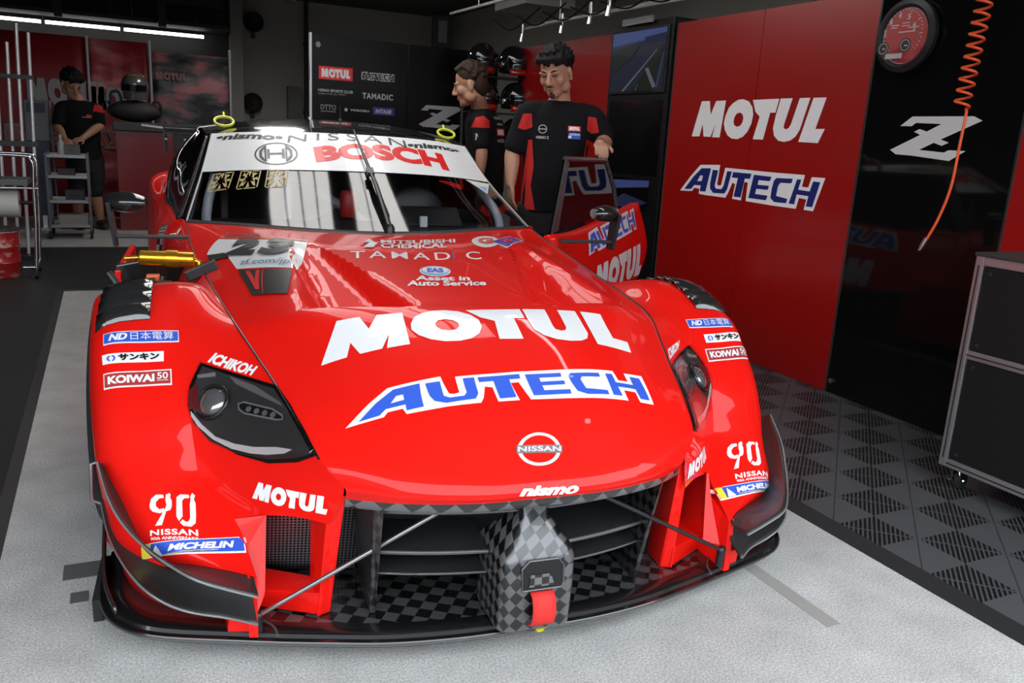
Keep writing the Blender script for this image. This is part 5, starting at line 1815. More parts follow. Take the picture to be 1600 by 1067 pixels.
# ------------------------------------------------------------------ helmets on a rack, behind the workers
rk = empty('helmet_rack', (2.95, 6.62, 0), 0, 'black tube rack carrying pit crew helmets behind the workers', 'rack')
b = MB()
for x in (-.27, .50):
    b = MB()
    b.cyl((x, .08, .01), (x, .08, 1.66), .016, 10)
    b.tube([(x, -.16, .018), (x, .08, .018), (x, .26, .018)], .016, 10)
    b.build('upright', BLK, rk, smooth=50)
for z in (1.62, 1.335, 1.05):
    b = MB()
    b.bbox((-.27, -.10, z - .012), (.50, .12, z))
    b.build('shelf', BLK, rk, bevel=.002)
helm_m = mat('helmet_black', (.010, .010, .011), .10, 0, 1.0)
helm_r = mat('helmet_red', (.35, .012, .012), .2, 0, .6)
HELM = []


def helmet(loc, rz, label, first=None):
    if first is None:
        t = empty('crew_helmet', loc, rz, label, 'helmet', 'pit crew helmets on the rack')
        q = MB()
        g = []
        for i in range(15):
            th = PI * (i / 14) * .70
            row = []
            for k in range(28):
                a = 2 * PI * k / 28
                r = .128 * math.sin(th) if th < PI / 2 else .128 * (1 - .10 * (th - PI / 2))
                z = .125 * math.cos(th) if th < PI / 2 else -.125 * (th - PI / 2) * 1.15
                sy = 1.14 if math.sin(a) < 0 else 1.06
                row.append(Vector((r * .93 * math.cos(a), r * sy * math.sin(a), z + .13)))
            g.append(row)
        q.grid(g, close_u=True)
        q.build('shell', helm_m, t, smooth=60, solid=.008)
        q = MB()
        g = []
        for i in range(6):
            z = .075 + .075 * i / 5
            g.append([Vector((.1265 * .93 * 1.02 * math.cos(R(a)), .1265 * 1.14 * 1.02 * math.sin(R(a)) * (1 - .06 * abs(i - 2.5) / 2.5 * (i > 2)), z)) for a in range(205, 340, 9)])
        q.grid(g)
        q.build('visor', mat('visor_dark', (.004, .004, .005), .05), t, smooth=60)
        q = MB()
        q.grid([[Vector((.128 * .93 * 1.03 * math.cos(R(a)), .128 * 1.14 * 1.03 * math.sin(R(a)), z)) for a in range(215, 330, 9)] for z in (.012, .035, .06)])
        q.build('chin_bar', helm_r, t, smooth=60, solid=.006)
        for s in (-1, 1):
            q = MB()
            q.lathe([(0, 0), (.03, 0), (.034, .006), (.03, .012), (0, .012)], (s * .122, .01, .10), 'x', 16)
            q.build('ear_plate', CHROME, t, smooth=40)
        return t
    r = first.copy()
    COL.objects.link(r)
    r.location = loc
    r.rotation_euler = (0, 0, rz)
    r['label'] = label
    for ch in first.children:
        c = ch.copy()
        COL.objects.link(c)
        c.parent = r
    return r


h0 = helmet((2.80, 6.60, 1.62), R(-20), 'black helmet above the turned-away worker, left end of the top shelf')
HL_ = (((3.075, 6.59, 1.62), 12, 'black helmet between the heads of both workers, middle of the top shelf'),
       ((3.35, 6.60, 1.62), -10, 'black helmet directly above the front worker head, right end of the top shelf'),
       ((2.83, 6.60, 1.335), -15, 'black helmet beside the face of the turned-away worker, left end of the middle shelf'),
       ((3.11, 6.59, 1.335), 10, 'black helmet left of the front worker face, on the middle shelf'),
       ((2.85, 6.60, 1.05), 12, 'black helmet behind the turned-away worker back, left end of the lowest shelf'),
       ((3.13, 6.60, 1.05), -12, 'black helmet behind the front worker shoulder, on the lowest shelf'))
for lo_, rz_, lab_ in HL_:
    helmet(lo_, R(rz_), lab_, h0)

# ------------------------------------------------------------------ left rear: banners, bench, trolleys
ban_red = mat('banner_red', (.30, .012, .016), .55)
ban_blk = mat('banner_black', (.02, .02, .024), .5)


def cloud_mat(nm, c1, c2, c3, sc_):
    m = mat(nm, c1, .5)
    n_, l_, b_ = nodes_of(m)
    t_ = n_.new('ShaderNodeTexCoord')
    mp = n_.new('ShaderNodeMapping')
    mp.inputs['Scale'].default_value = (1, 1, 2.6)
    ns = n_.new('ShaderNodeTexNoise')
    ns.inputs['Scale'].default_value = sc_
    ns.inputs['Detail'].default_value = 3
    cr_ = n_.new('ShaderNodeValToRGB')
    cr_.color_ramp.elements[0].position = .38
    cr_.color_ramp.elements[0].color = (*c1, 1)
    cr_.color_ramp.elements[1].position = .62
    cr_.color_ramp.elements[1].color = (*c3, 1)
    el = cr_.color_ramp.elements.new(.5)
    el.color = (*c2, 1)
    l_.new(t_.outputs['Object'], mp.inputs['Vector'])
    l_.new(mp.outputs[0], ns.inputs['Vector'])
    l_.new(ns.outputs['Fac'], cr_.inputs['Fac'])
    l_.new(cr_.outputs['Color'], b_.inputs['Base Color'])
    return m


BM_RED = cloud_mat('banner_red_sheen', (.26, .014, .018), (.45, .07, .08), (.68, .28, .30), 1.5)  # pink tones: light reflected by the shiny vinyl, put into the colour
BM_BLK = cloud_mat('banner_print_black', (.012, .014, .016), (.09, .095, .10), (.50, .16, .18), 2.2)


def banner_panel(x0, x1, z0, z1, m, label, y=10.6):
    t = empty('banner', ((x0 + x1) / 2, y, 0), 0, label, 'banner')
    q = MB()
    w_ = (x1 - x0) / 2
    g = []
    for i in range(5):
        z = z0 + (z1 - z0) * i / 4
        g.append([Vector((-w_ + 2 * w_ * k / 12, .012 * math.sin(k * 1.7 + i), z)) for k in range(13)])
    q.grid(g)
    q.build('cloth', m, t, smooth=60, solid=.003)
    return t


b1 = banner_panel(-1.9, -.16, .02, 1.945, ban_red, 'plain red banner with large white capitals at the far left')
b2 = banner_panel(-.13, .455, .02, 1.94, BM_RED, 'red banner in the middle, behind the mechanic')
b3 = banner_panel(.50, 1.305, .02, 1.86, BM_BLK, 'black and red smoky banner right of the helmet')
OW = mat('banner_white_print', (.42, .42, .42), .6)
stick('lettering', [(OIL, OW, None)], [(-.74 + 1.03, -.02, 1.20), (.17 + .90, -.02, 1.20), (.17 + .90, -.02, 1.49), (-.74 + 1.03, -.02, 1.49)], b1, None, .001, label='white capitals')
stick('lettering', [(OIL, OW, None)], [(-.29, -.02, 1.20), (.29, -.02, 1.20), (.29, -.02, 1.44), (-.29, -.02, 1.44)], b2, None, .001, label='white capitals')
stick('lettering', [(AUTW, mat('banner_grey_print', (.28, .24, .24), .6), None), (AUT, MAROON, None)], [(.05, -.02, .80), (.85, -.02, .80), (.85, -.02, 1.0), (.05, -.02, 1.0)], b1, None, .001)
stick('lettering', [(AUTW, mat('banner_grey_print', (.28, .24, .24), .6), None), (AUT, MAROON, None)], [(-.29, -.02, .78), (.29, -.02, .78), (.29, -.02, .98), (-.29, -.02, .98)], b2, None, .001)
stick('lettering', [(OIL, mat('banner_dim_print', (.32, .16, .16), .6), None)], [(-.37, -.02, 1.56), (-.05, -.02, 1.56), (-.05, -.02, 1.645), (-.37, -.02, 1.645)], b3, None, .001)
for x, z1, lab in ((-.145, 1.955, 'white banner pole behind the mechanic'), (.478, 1.965, 'white banner pole beside the helmet'), (1.325, 1.94, 'white banner pole at the right end of the banners')):
    q = MB()
    q.cyl((x, 10.56, .012), (x, 10.56, z1), .016, 12)
    q.lathe([(0, 0), (.12, 0), (.12, .008), (.02, .014), (0, .014)], (x, 10.56, .002), 'z', 20)
    tag(q.build('banner_pole', mat('pole_white', (.55, .55, .55), .4, .2), smooth=50), lab, 'pole')

# workbench with red front
wb = empty('workbench', (.42, 9.75, 0), 0, 'black topped workbench with red front in front of the banners', 'workbench')
b = MB()
b.bbox((-.36, -.28, 1.0), (.60, .28, 1.085))
b.build('worktop', mat('bench_black', (.010, .010, .011), .3), wb, bevel=.006)
b = MB()
b.bbox((-.34, -.24, 0), (.20, .26, 1.0))
b.build('cupboard', mat('bench_red', (.22, .008, .010), .25, 0, .5), wb, bevel=.004)
b = MB()
b.bbox((.20, -.24, 0), (.58, .26, 1.0))
dr = b.build('drawer_unit', BLK, wb, bevel=.004)
for k in range(5):
    b = MB()
    b.bbox((.22, -.252, .14 + .17 * k), (.56, -.24, .29 + .17 * k))
    d_ = b.build('drawer', BLK, wb, bevel=.002)
    b = MB()
    b.bbox((.30, -.268, .25 + .17 * k), (.48, -.252, .265 + .17 * k))
    b.build('handle', ALU, d_)
b = MB()
b.bbox((-.33, -.30, .30), (.18, -.24, .33))
b.build('kick_rail', BLK, wb)
b = MB()
b.hexa([(-.10, -.286, 1.055), (.14, -.286, 1.035), (.14, -.282, 1.035), (-.10, -.282, 1.055), (-.10, -.286, 1.075), (.20, -.286, 1.05), (.20, -.282, 1.05), (-.10, -.282, 1.075)])
b.build('edge_mark', WHITE, wb)

# driver helmet on its bag on the bench
dh = empty('driver_helmet', (.285, 9.65, 1.30), R(-20), 'full-face helmet with gold and grey crown, standing on the bench', 'helmet')
b = MB()
g = []
for i in range(17):
    th = PI * (i / 16) * .78
    row = []
    for k in range(28):
        a = 2 * PI * k / 28
        r = .135 * math.sin(th) if th < PI / 2 else .135 * (1 - .16 * (th - PI / 2))
        z = .135 * math.cos(th) if th < PI / 2 else -.135 * (th - PI / 2) * 1.1
        row.append(Vector((r * .95 * math.cos(a), r * 1.15 * math.sin(a), z + .14)))
    g.append(row)
b.grid(g, close_u=True)
b.build('shell', mat('shell_grey', (.16, .15, .15), .2, .3, .8), dh, smooth=60)
b = MB()
g = []
for i in range(6):
    th = PI * (.17 + .10 * i / 5)
    g.append([Vector((.1385 * math.sin(th) * .95 * math.cos(2 * PI * k / 28), .1385 * math.sin(th) * 1.15 * math.sin(2 * PI * k / 28), .1385 * math.cos(th) + .14)) for k in range(28)])
b.grid(g, close_u=True)
b.build('crown_band', mat('crown_gold', (.55, .36, .18), .2, .6, .8), dh, smooth=60)
b = MB()
b.grid([[Vector((.139 * .95 * math.cos(R(a)), .139 * 1.15 * math.sin(R(a)), z)) for a in range(200, 345, 9)] for z in (.09, .12, .15)])
b.build('visor', mat('visor_dark', (.004, .004, .005), .05), dh, smooth=60)
b = MB()
b.ball((.275, 9.70, 1.195), (.26, .20, .11), 20, 12)
b.tube(spline([(.05, 9.62, 1.24), (.06, 9.60, 1.36), (.13, 9.60, 1.37), (.16, 9.62, 1.26)], 16), .014, 8)
b.tube(spline([(.42, 9.62, 1.22), (.46, 9.60, 1.30), (.51, 9.60, 1.28), (.52, 9.64, 1.18)], 16), .014, 8)
tag(b.build('kit_bag', mat('bag_grey', (.045, .040, .040), .7), smooth=50), 'dark kit bag with handles under the helmet on the bench', 'bag')

# wheeled tool trolley with four trays, and a bottle on it
tt = empty('tool_trolley', (-.345, 9.0, 0), 0, 'four-tray metal tool trolley in front of the mechanic', 'trolley')
for z in (.77, .585, .36, .135):
    b = MB()
    b.bbox((-.16, -.20, z - .035), (.16, .20, z - .028))
    for (p, q) in (((-.16, -.20, z - .035), (.16, -.194, z)), ((-.16, .194, z - .035), (.16, .20, z)), ((-.16, -.194, z - .035), (-.154, .194, z)), ((.154, -.194, z - .035), (.16, .194, z))):
        b.bbox(p, q)
    b.build('tray', mat('tray_steel', (.30, .30, .30), .35, .9), tt)
for sx_ in (-1, 1):
    for sy in (-1, 1):
        b = MB()
        b.bbox((sx_ * .168 - .01, sy * .195 - .01, .075), (sx_ * .168 + .01, sy * .195 + .01, .78))
        b.build('post', mat('post_dark_steel', (.12, .12, .12), .4, .8), tt)
        b = MB()
        b.lathe([(0, -.013), (.03, -.013), (.037, -.008), (.037, .008), (.03, .013), (0, .013)], (sx_ * .168, sy * .195, .0375), 'x', 18)
        b.build('wheel', RUBBER, tt, smooth=40)
b = MB()
b.lathe([(0, 0), (.028, 0), (.03, .01), (.03, .13), (.012, .16), (.012, .185), (.016, .187), (.016, .205), (0, .205)], (-.39, 8.95, .742), 'z', 18)
tag(b.build('spray_bottle', mat('bottle_clear', (.45, .45, .46), .3), smooth=40), 'pale plastic bottle standing on the top tray of the trolley', 'bottle')
for (x, y, z, s, lab, c) in ((-.30, 9.0, .797, (.13, .14, .11), 'grey tool box on the top tray beside the bottle', (.12, .12, .12)), (-.32, 8.95, .162, (.24, .2, .11), 'pale crate on the lowest tray of the trolley', (.30, .29, .27)), (-.30, 9.0, .387, (.16, .2, .11), 'dark box on the third tray of the trolley', (.03, .03, .03)), (-.36, 9.0, .597, (.14, .2, .08), 'flat dark case on the second tray of the trolley', (.05, .03, .03))):
    b = MB()
    b.box((x, y, z), s)
    b.box((x, y - s[1] / 2 - .004, z + s[2] * .15), (s[0] * .4, .008, s[2] * .2))
    b.box((x, y, z + s[2] * .5), (s[0] * 1.03, s[1] * 1.03, s[2] * .10))
    tag(b.build('tool_box', mat('box_%d' % int(x * -1000 + z * 10000), c, .5), bevel=.004), lab, 'box')

# monitor stand with a blue bin, at the far left
ms = empty('data_stand', (-.60, 9.6, 0), 0, 'grey data stand with pale top panel, left of the tool trolley', 'stand')
b = MB()
b.bbox((-.11, -.03, .86), (.10, .03, 1.245))
b.build('panel', mat('stand_grey_panel', (.16, .165, .18), .5), ms, bevel=.01)
b = MB()
b.bbox((-.09, -.036, 1.13), (.07, -.03, 1.22))
b.build('screen', mat('stand_screen', (.012, .02, .06), .2), ms)
b = MB()
b.bbox((-.10, -.05, .14), (.09, .05, .86))
b.build('lower_box', mat('stand_blue', (.015, .022, .07), .5), ms, bevel=.006)
b = MB()
b.cyl((.115, 0, .012), (.115, 0, 1.25), .012, 10)
b.bbox((-.12, -.12, .0), (.14, .12, .02))
b.bbox((-.02, -.02, .02), (.02, .02, .15))
b.build('post', STEEL, ms)

# rack of upright chrome poles at the left edge
rp = empty('pole_rack', (-.62, 7.6, .012), 0, 'rack of tall upright chrome poles at the left edge', 'rack')
for x, z in ((-.02, 1.62), (.05, 1.76), (.125, 1.70), (-.10, 1.60)):
    b = MB()
    b.cyl((x - .04, 0, .03), (x, 0, z), .013, 10)
    b.build('pole', mat('pole_bright', (.85, .83, .84), .3, .5), rp, smooth=50)
b = MB()
b.bbox((-.20, -.02, .86), (.14, .02, .90))
b.bbox((-.20, -.02, 1.36), (.14, .02, 1.39))
b.bbox((-.20, -.15, .0), (.14, .15, .03))
b.bbox((-.20, .02, .03), (-.17, .05, 1.40))
b.build('holder', BLK, rp)

# chrome roll cart with paper roll, red drum
rc = empty('roll_cart', (-.62, 6.75, .012), 0, 'chrome tube cart at the left edge holding a paper roll', 'cart')
b = MB()
for yy in (-.16, .16):
    b.tube(spline([(-.30, yy, .835), (.10, yy, .835), (.145, yy, .81), (.16, yy, .76), (.155, yy, .66), (.15, yy, .40), (.13, yy, .05)], 30), .011, 10)
b.cyl((.15, -.16, .62), (.15, .16, .62), .009, 8)
b.cyl((-.30, -.16, .62), (.18, -.16, .62), .009, 8)
b.cyl((.135, -.16, .08), (.135, .16, .08), .009, 8)
b.cyl((.05, -.16, .08), (.135, -.16, .08), .009, 8)
for yy in (-.16, .16):
    b.cyl((-.30, yy, .835), (-.30, yy, .05), .011, 10)
b.build('frame', CHROME, rc, smooth=50)
b = MB()
b.bbox((-.30, -.17, .635), (.12, .17, .675))
b.build('tray', mat('tray_dark', (.10, .10, .10), .4, .5), rc, bevel=.004)
b = MB()
b.lathe([(.03, -.30), (.098, -.30), (.10, -.296), (.10, .046), (.098, .05), (.03, .05)], (0, -.03, .51), 'x', 32)
b.build('paper_roll', mat('paper_grey', (.62, .61, .56), .85), rc, smooth=40)
b = MB()
b.cyl((-.32, -.03, .51), (.16, -.03, .51), .014, 10)
b.build('roll_spindle', BLK, rc)
for x in (.13, -.30):
    for yy in (-.16, .16):
        b = MB()
        b.lathe([(0, -.012), (.03, -.012), (.036, -.008), (.036, .008), (.03, .012), (0, .012)], (x, yy, .0365), 'x', 16)
        b.build('castor', RUBBER, rc, smooth=40)
dm = empty('oil_drum', (-.70, 6.60, .012), 0, 'worn red metal drum standing under the paper roll', 'drum')
b = MB()
b.lathe([(0, .0), (.125, 0), (.13, .006), (.13, .10), (.134, .106), (.13, .112), (.13, .21), (.134, .216), (.13, .222), (.13, .305), (.136, .312), (.136, .322), (.128, .322), (.124, .31), (0, .31)], (0, 0, 0), 'z', 36)
drm = mat('drum_red', (.36, .012, .012), .35, 0, .3)
n, l, bs = nodes_of(drm)
t = n.new('ShaderNodeTexNoise')
t.inputs['Scale'].default_value = 14
t.inputs['Detail'].default_value = 6
tc = n.new('ShaderNodeTexCoord')
mp = n.new('ShaderNodeMapping')
mp.inputs['Scale'].default_value = (1, 1, 2.2)
rmp = n.new('ShaderNodeValToRGB')
rmp.color_ramp.elements[0].position = .56
rmp.color_ramp.elements[0].color = (.36, .012, .012, 1)
rmp.color_ramp.elements[1].position = .64
rmp.color_ramp.elements[1].color = (.46, .22, .20, 1)
l.new(tc.outputs['Object'], mp.inputs['Vector'])
l.new(mp.outputs[0], t.inputs['Vector'])
l.new(t.outputs['Fac'], rmp.inputs['Fac'])
l.new(rmp.outputs['Color'], bs.inputs['Base Color'])
b.build('body', drm, dm, smooth=40)
b = MB()
b.lathe([(0, .322), (.137, .322), (.139, .328), (.137, .336), (.05, .338), (0, .338)], (0, 0, 0), 'z', 36)
b.build('lid', mat('drum_lid', (.05, .045, .045), .5), dm, smooth=40)
dm.location = (-.72, 6.72, .012)

# things on the back wall and ceiling
for (x, z, lab) in ((1.83, 2.44, 'dark round wall fan high on the back wall'), (1.80, 1.41, 'dark round hose reel on the back wall above the car roof')):
    t = empty('wall_fan' if z > 2 else 'hose_reel', (x, 12.14, z), 0, lab, 'fan' if z > 2 else 'reel')
    b = MB()
    b.lathe([(0, .05), (.04, .05), (.05, -.02), (.09, -.03), (.115, -.02), (.13, -.06), (.12, -.10), (.09, -.07), (.04, -.06), (.03, -.12), (0, -.12)], (0, 0, 0), 'y', 28)
    b.build('drum', mat('fan_dark', (.022, .018, .017), .6), t, smooth=40)
    b = MB()
    b.bbox((-.025, .0, -.20), (.025, .06, -.10))
    b.build('bracket', BLK, t)
for (x, lab, z0, z1, m, r_) in ((2.52, 'dark pipe running down the back wall left of the backdrop', 0.0, 2.78, 'pipe_dark', .03),):
    q = MB()
    q.cyl((x, 12.1, z0), (x, 12.1, z1), r_, 12)
    for zz in (.5, 1.3, 2.2):
        q.cyl((x, 12.1, zz), (x, 12.1, zz + .05), r_ * 1.3, 12)
        q.bbox((x - .02, 12.12, zz), (x + .02, 12.2, zz + .04))
    tag(q.build('pipe', mat(m, (.03, .03, .03), .5), smooth=50), lab, 'pipe')
q = MB()
q.tube([(-.5, 9.6, 2.50), (1.3, 9.6, 2.52), (1.75, 9.6, 2.53), (1.9, 9.6, 2.48)], .10, 16)
for xx in (-.3, .6, 1.4):
    q.tube([(xx, 9.6, 2.60), (xx, 9.6, 2.775)], .012, 8)
    q.tube([(xx - .03, 9.6, 2.515), (xx + .03, 9.6, 2.515)], .106, 16)
tag(q.build('air_duct', mat('duct_dark', (.03, .03, .03), .5), smooth=50), 'dark round duct under the ceiling at the upper left', 'duct')
q = MB()
q.bbox((4.0, 8.2, 2.16), (4.55, 8.7, 2.78))
q = MB()
q.hexa([(3.02, 6.30, 2.17), (3.46, 6.30, 2.17), (3.46, 6.9, 2.17), (3.02, 6.9, 2.17), (3.02, 6.30, 2.60), (3.46, 6.30, 2.60), (3.46, 6.9, 2.60), (3.02, 6.9, 2.60)])
for xx in (3.1, 3.38):
    for yy in (6.4, 6.8):
        q.bbox((xx - .01, yy - .01, 2.60), (xx + .01, yy + .01, 2.78))
q.bbox((3.06, 6.29, 2.22), (3.42, 6.30, 2.50))
tag(q.build('ventilation_unit', mat('vent_unit', (.42, .41, .39), .6), bevel=.01), 'pale box-shaped ventilation unit under the ceiling', 'ventilation unit')
lt = empty('wall_lantern', (4.28, 11.9, 2.86), 0, 'upright pale lamp unit on the back wall above the backdrop', 'lamp')
b = MB()
b.bbox((-.16, -.06, -.22), (.16, .06, .30))
b.build('box', mat('lantern_grey', (.14, .14, .14), .5), lt, bevel=.01)
b = MB()
b.bbox((-.09, -.07, -.10), (.05, -.06, .22))
b.build('window', mat('lantern_white', (.6, .6, .58), .4), lt)
lt.location = (4.30, 11.6, 2.46)
lt.scale = (.9, .9, .9)
# control box on the back wall beside the backdrop
q = MB()
q.bbox((2.27, 12.04, 0.75), (2.44, 12.2, 1.66))
q.bbox((2.26, 12.03, .76), (2.45, 12.04, 1.64))
q.cyl((2.40, 12.03, 1.3), (2.40, 12.01, 1.3), .015, 10)
tag(q.build('switch_cabinet', mat('switch_grey', (.20, .20, .19), .6), bevel=.004), 'narrow grey switch cabinet on the back wall beside the backdrop', 'cabinet')
# ------------------------------------------------------------------ the people
def remesh(mb, name, voxel, m, parent, it=4, fac=.5):
    o = mb.build(name, m, None, normals=True)
    md = o.modifiers.new('r', 'REMESH')
    md.mode = 'VOXEL'
    md.voxel_size = voxel
    md.use_smooth_shade = True
    s = o.modifiers.new('s', 'SMOOTH')
    s.iterations = it
    s.factor = fac
    bpy.context.view_layer.update()
    dg = bpy.context.evaluated_depsgraph_get()
    me = bpy.data.meshes.new_from_object(o.evaluated_get(dg))
    o.modifiers.clear()
    old = o.data
    o.data = me
    bpy.data.meshes.remove(old)
    me.polygons.foreach_set('use_smooth', [True] * len(me.polygons))
    if not me.materials:
        me.materials.append(m)
    o.parent = parent
    return o


class XB(MB):
    """MB whose shapes are moved by a matrix"""

    def __init__(self, M=None):
        super().__init__()
        self.M = M or Matrix.Identity(4)

    def add(self, vs, fs):
        return super().add([self.M @ Vector(v) for v in vs], fs)


def loft_body(mb, secs):
    """secs: (centre, half width, half depth, yaw)"""
    g = []
    for c, hw, hd, yaw in secs:
        row = []
        for k in range(24):
            a = 2 * PI * k / 24
            x, y = math.cos(a), math.sin(a)
            sx_ = math.copysign(abs(x) ** .8, x) * hw
            sy_ = math.copysign(abs(y) ** .9, y) * hd
            row.append(Vector((c[0] + sx_ * math.cos(yaw) - sy_ * math.sin(yaw), c[1] + sx_ * math.sin(yaw) + sy_ * math.cos(yaw), c[2])))
        g.append(row)
    mb.grid(g, close_u=True)
    mb.add(g[0], [tuple(range(24))[::-1]])
    mb.add(g[-1], [tuple(range(24))])


def limb(mb, pts, rs, n=14, seg=12):
    p = [Vector(q) for q in pts]
    sp_ = [cr(p, (len(p) - 1) * k / (n - 1)) for k in range(n)]
    rr_ = [Vector((r, 0, 0)) for r in rs]
    rad = [max(.002, cr(rr_, (len(rs) - 1) * k / (n - 1)).x) for k in range(n)]
    mb.tube(sp_, rad, seg)
    mb.ball(sp_[0], rad[0], seg, 8)
    mb.ball(sp_[-1], rad[-1], seg, 8)


def hand(mb, wrist, direction, normal, thumb_side, curl, s=1.0, spread=.12):
    """palm and five bent fingers. direction: along the hand; normal: out of the back of the hand"""
    d = Vector(direction).normalized()
    nn = Vector(normal)
    nn = (nn - d * nn.dot(d)).normalized()
    t = d.cross(nn) * thumb_side
    w = Vector(wrist)
    for k in range(4):
        off = (k - 1.5) * .0185 * s
        base = w + d * (.083 * s) + t * (-off)
        mb.tube([w + t * (-off * .55) + d * .005, w + d * .045 * s - t * off, base], [.014 * s, .014 * s, .0115 * s], 10)
        L = (.070, .078, .073, .056)[k] * s
        dirn = (d - t * (off / (.0185 * s)) * spread * .4).normalized()
        p = [base]
        ang = 0
        for q, f in enumerate((.45, .32, .26)):
            ang += curl[q]
            v = dirn * math.cos(ang) - nn * math.sin(ang)
            p.append(p[-1] + v * (L * f))
        mb.tube(p, [.0105 * s, .0098 * s, .009 * s, .0075 * s], 10)
        mb.ball(p[-1], .0075 * s, 10, 6)
        for pp, r in zip(p[1:3], (.0102, .0094)):
            mb.ball(pp, r * s, 10, 6)
    b0 = w + d * .022 * s + t * .022 * s
    p = [b0, b0 + (d * .55 + t * .75 - nn * .2) * (.036 * s), b0 + (d * .55 + t * .75 - nn * .2) * (.036 * s) + (d * .85 + t * .35 - nn * .35) * (.030 * s), b0 + (d * .55 + t * .75 - nn * .2) * (.036 * s) + (d * .85 + t * .35 - nn * .35) * (.030 * s) + (d * .9 - nn * .4) * (.022 * s)]
    mb.tube(p, [.016 * s, .0125 * s, .0108 * s, .008 * s], 10)
    mb.ball(p[-1], .008 * s, 10, 6)


def head_parts(mb, c, yaw, pitch, roll=0, s=1.0):
    M = Matrix.Translation(c) @ Matrix.Rotation(yaw, 4, 'Z') @ Matrix.Rotation(roll, 4, 'Y') @ Matrix.Rotation(pitch, 4, 'X') @ Matrix.Scale(s, 4)
    h = XB(M)
    h.ball((0, .012, .035), (.074, .092, .088), 24, 16)
    h.ball((0, -.012, -.030), (.062, .074, .080), 24, 16)
    h.ball((0, -.050, -.082), (.038, .034, .030), 20, 12)
    h.ball((0, -.070, -.094), (.021, .018, .017), 16, 10)
    for sg in (-1, 1):
        h.ball((sg * .040, -.052, -.022), (.026, .030, .030), 16, 10)
        h.ball((sg * .052, -.005, -.068), (.020, .036, .030), 16, 10)
        h.ball((sg * .077, .012, -.008), (.010, .021, .031), 14, 10, Matrix.Rotation(sg * .25, 3, 'Z'))
        h.ball((sg * .080, .006, -.034), (.008, .011, .011), 12, 8)
        h.ball((sg * .033, -.074, .022), (.027, .016, .009), 14, 8)
        h.ball((sg * .012, -.098, -.032), (.009, .011, .008), 10, 8)
        h.ball((sg * .031, -.073, .004), (.017, .011, .010), 12, 8)
    h.tube([(0, -.078, .022), (0, -.094, .0), (0, -.109, -.024)], [.0095, .0105, .0125], 12)
    h.ball((0, -.110, -.027), (.0125, .011, .0105), 12, 8)
    h.ball((0, -.085, -.054), (.021, .010, .0058), 14, 8)
    h.ball((0, -.083, -.066), (.018, .010, .0068), 14, 8)
    mb.v, base = mb.v, len(mb.v)
    MB.add(mb, h.v, h.f)
    return M


def face_bits(M, parent, beard=True, s=1.0):
    for sg in (-1, 1):
        q = XB(M)
        q.tube([(sg * .014, -.0890, .026), (sg * .030, -.0885, .0325), (sg * .049, -.0745, .027)], [.0030, .0036, .0022], 8)
        q.build('eyebrow', HAIR, parent, smooth=60)
        q = XB(M)
        q.ball((sg * .030, -.0805, .0065), (.0145, .0070, .0050), 14, 8)
        e = q.build('eye', mat('eye_dark', (.035, .022, .018), .3), parent, smooth=60)
    q = XB(M)
    q.ball((0, -.0935, -.060), (.0185, .0030, .0013), 12, 6)
    q.build('mouth', mat('lip_line', (.16, .055, .045), .5), parent, smooth=60)
    if beard:
        q = XB(M)
        q.tube([(-.022, -.090, -.0475), (0, -.0985, -.0445), (.022, -.090, -.0475)], [.0020, .0028, .0020], 8)
        q.build('moustache', mat('beard', (.035, .022, .018), .7), parent, smooth=60)
        q = XB(M)
        q.ball((0, -.0825, -.094), (.017, .0085, .0155), 14, 10)
        q.ball((0, -.0870, -.077), (.007, .0045, .006), 10, 8)
        q.build('goatee', mat('beard', (.035, .022, .018), .7), parent, smooth=60)


def hair_cap(M, parent, seed, m, fringe=True, length=1.0, voxel=.0055):
    rnd = random.Random(seed)
    q = XB(M)
    q.ball((0, .022, .052), (.080, .092, .084), 24, 14)
    q.ball((0, .055, .0), (.070, .056, .085), 20, 12)
    for k in range(300):
        a = rnd.uniform(0, 2 * PI)
        el = rnd.uniform(-.25, 1.5)
        x, y, z = math.cos(a) * math.cos(el), math.sin(a) * math.cos(el), math.sin(el)
        if y < -.25 and z < .58:
            continue
        if y < .15 and abs(x) > .5 and z < .12:
            continue
        p = Vector((x * .082, .018 + y * .098, .046 + z * .088))
        t = Vector((rnd.uniform(-1, 1), rnd.uniform(-1, 1) - .5 * (y < 0), rnd.uniform(-.4, .9))) * .014 * length
        q.tube([p * .97, p + t * .6, p + t + Vector((0, 0, -.006))], [.013, .011, .005], 7)
    if fringe:
        for k in range(26):
            x = -.066 + .132 * k / 25 + rnd.uniform(-.004, .004)
            y = -.078 + .50 * x * x * 4
            L = rnd.uniform(.008, .045)
            q.tube([(x * .9, y + .030, .104), (x, y + .002, .086), (x + rnd.uniform(-.008, .008), y - .004, .084 - L)], [.010, .008, .003], 7)
    return remesh(q, 'hair', voxel, m, parent, 1, .3)


def clothes_logo(o, layers, quad, nm='print', step=.02, lift=.002):
    return stick(nm, layers, quad, o, bvh_of(o), lift, step)


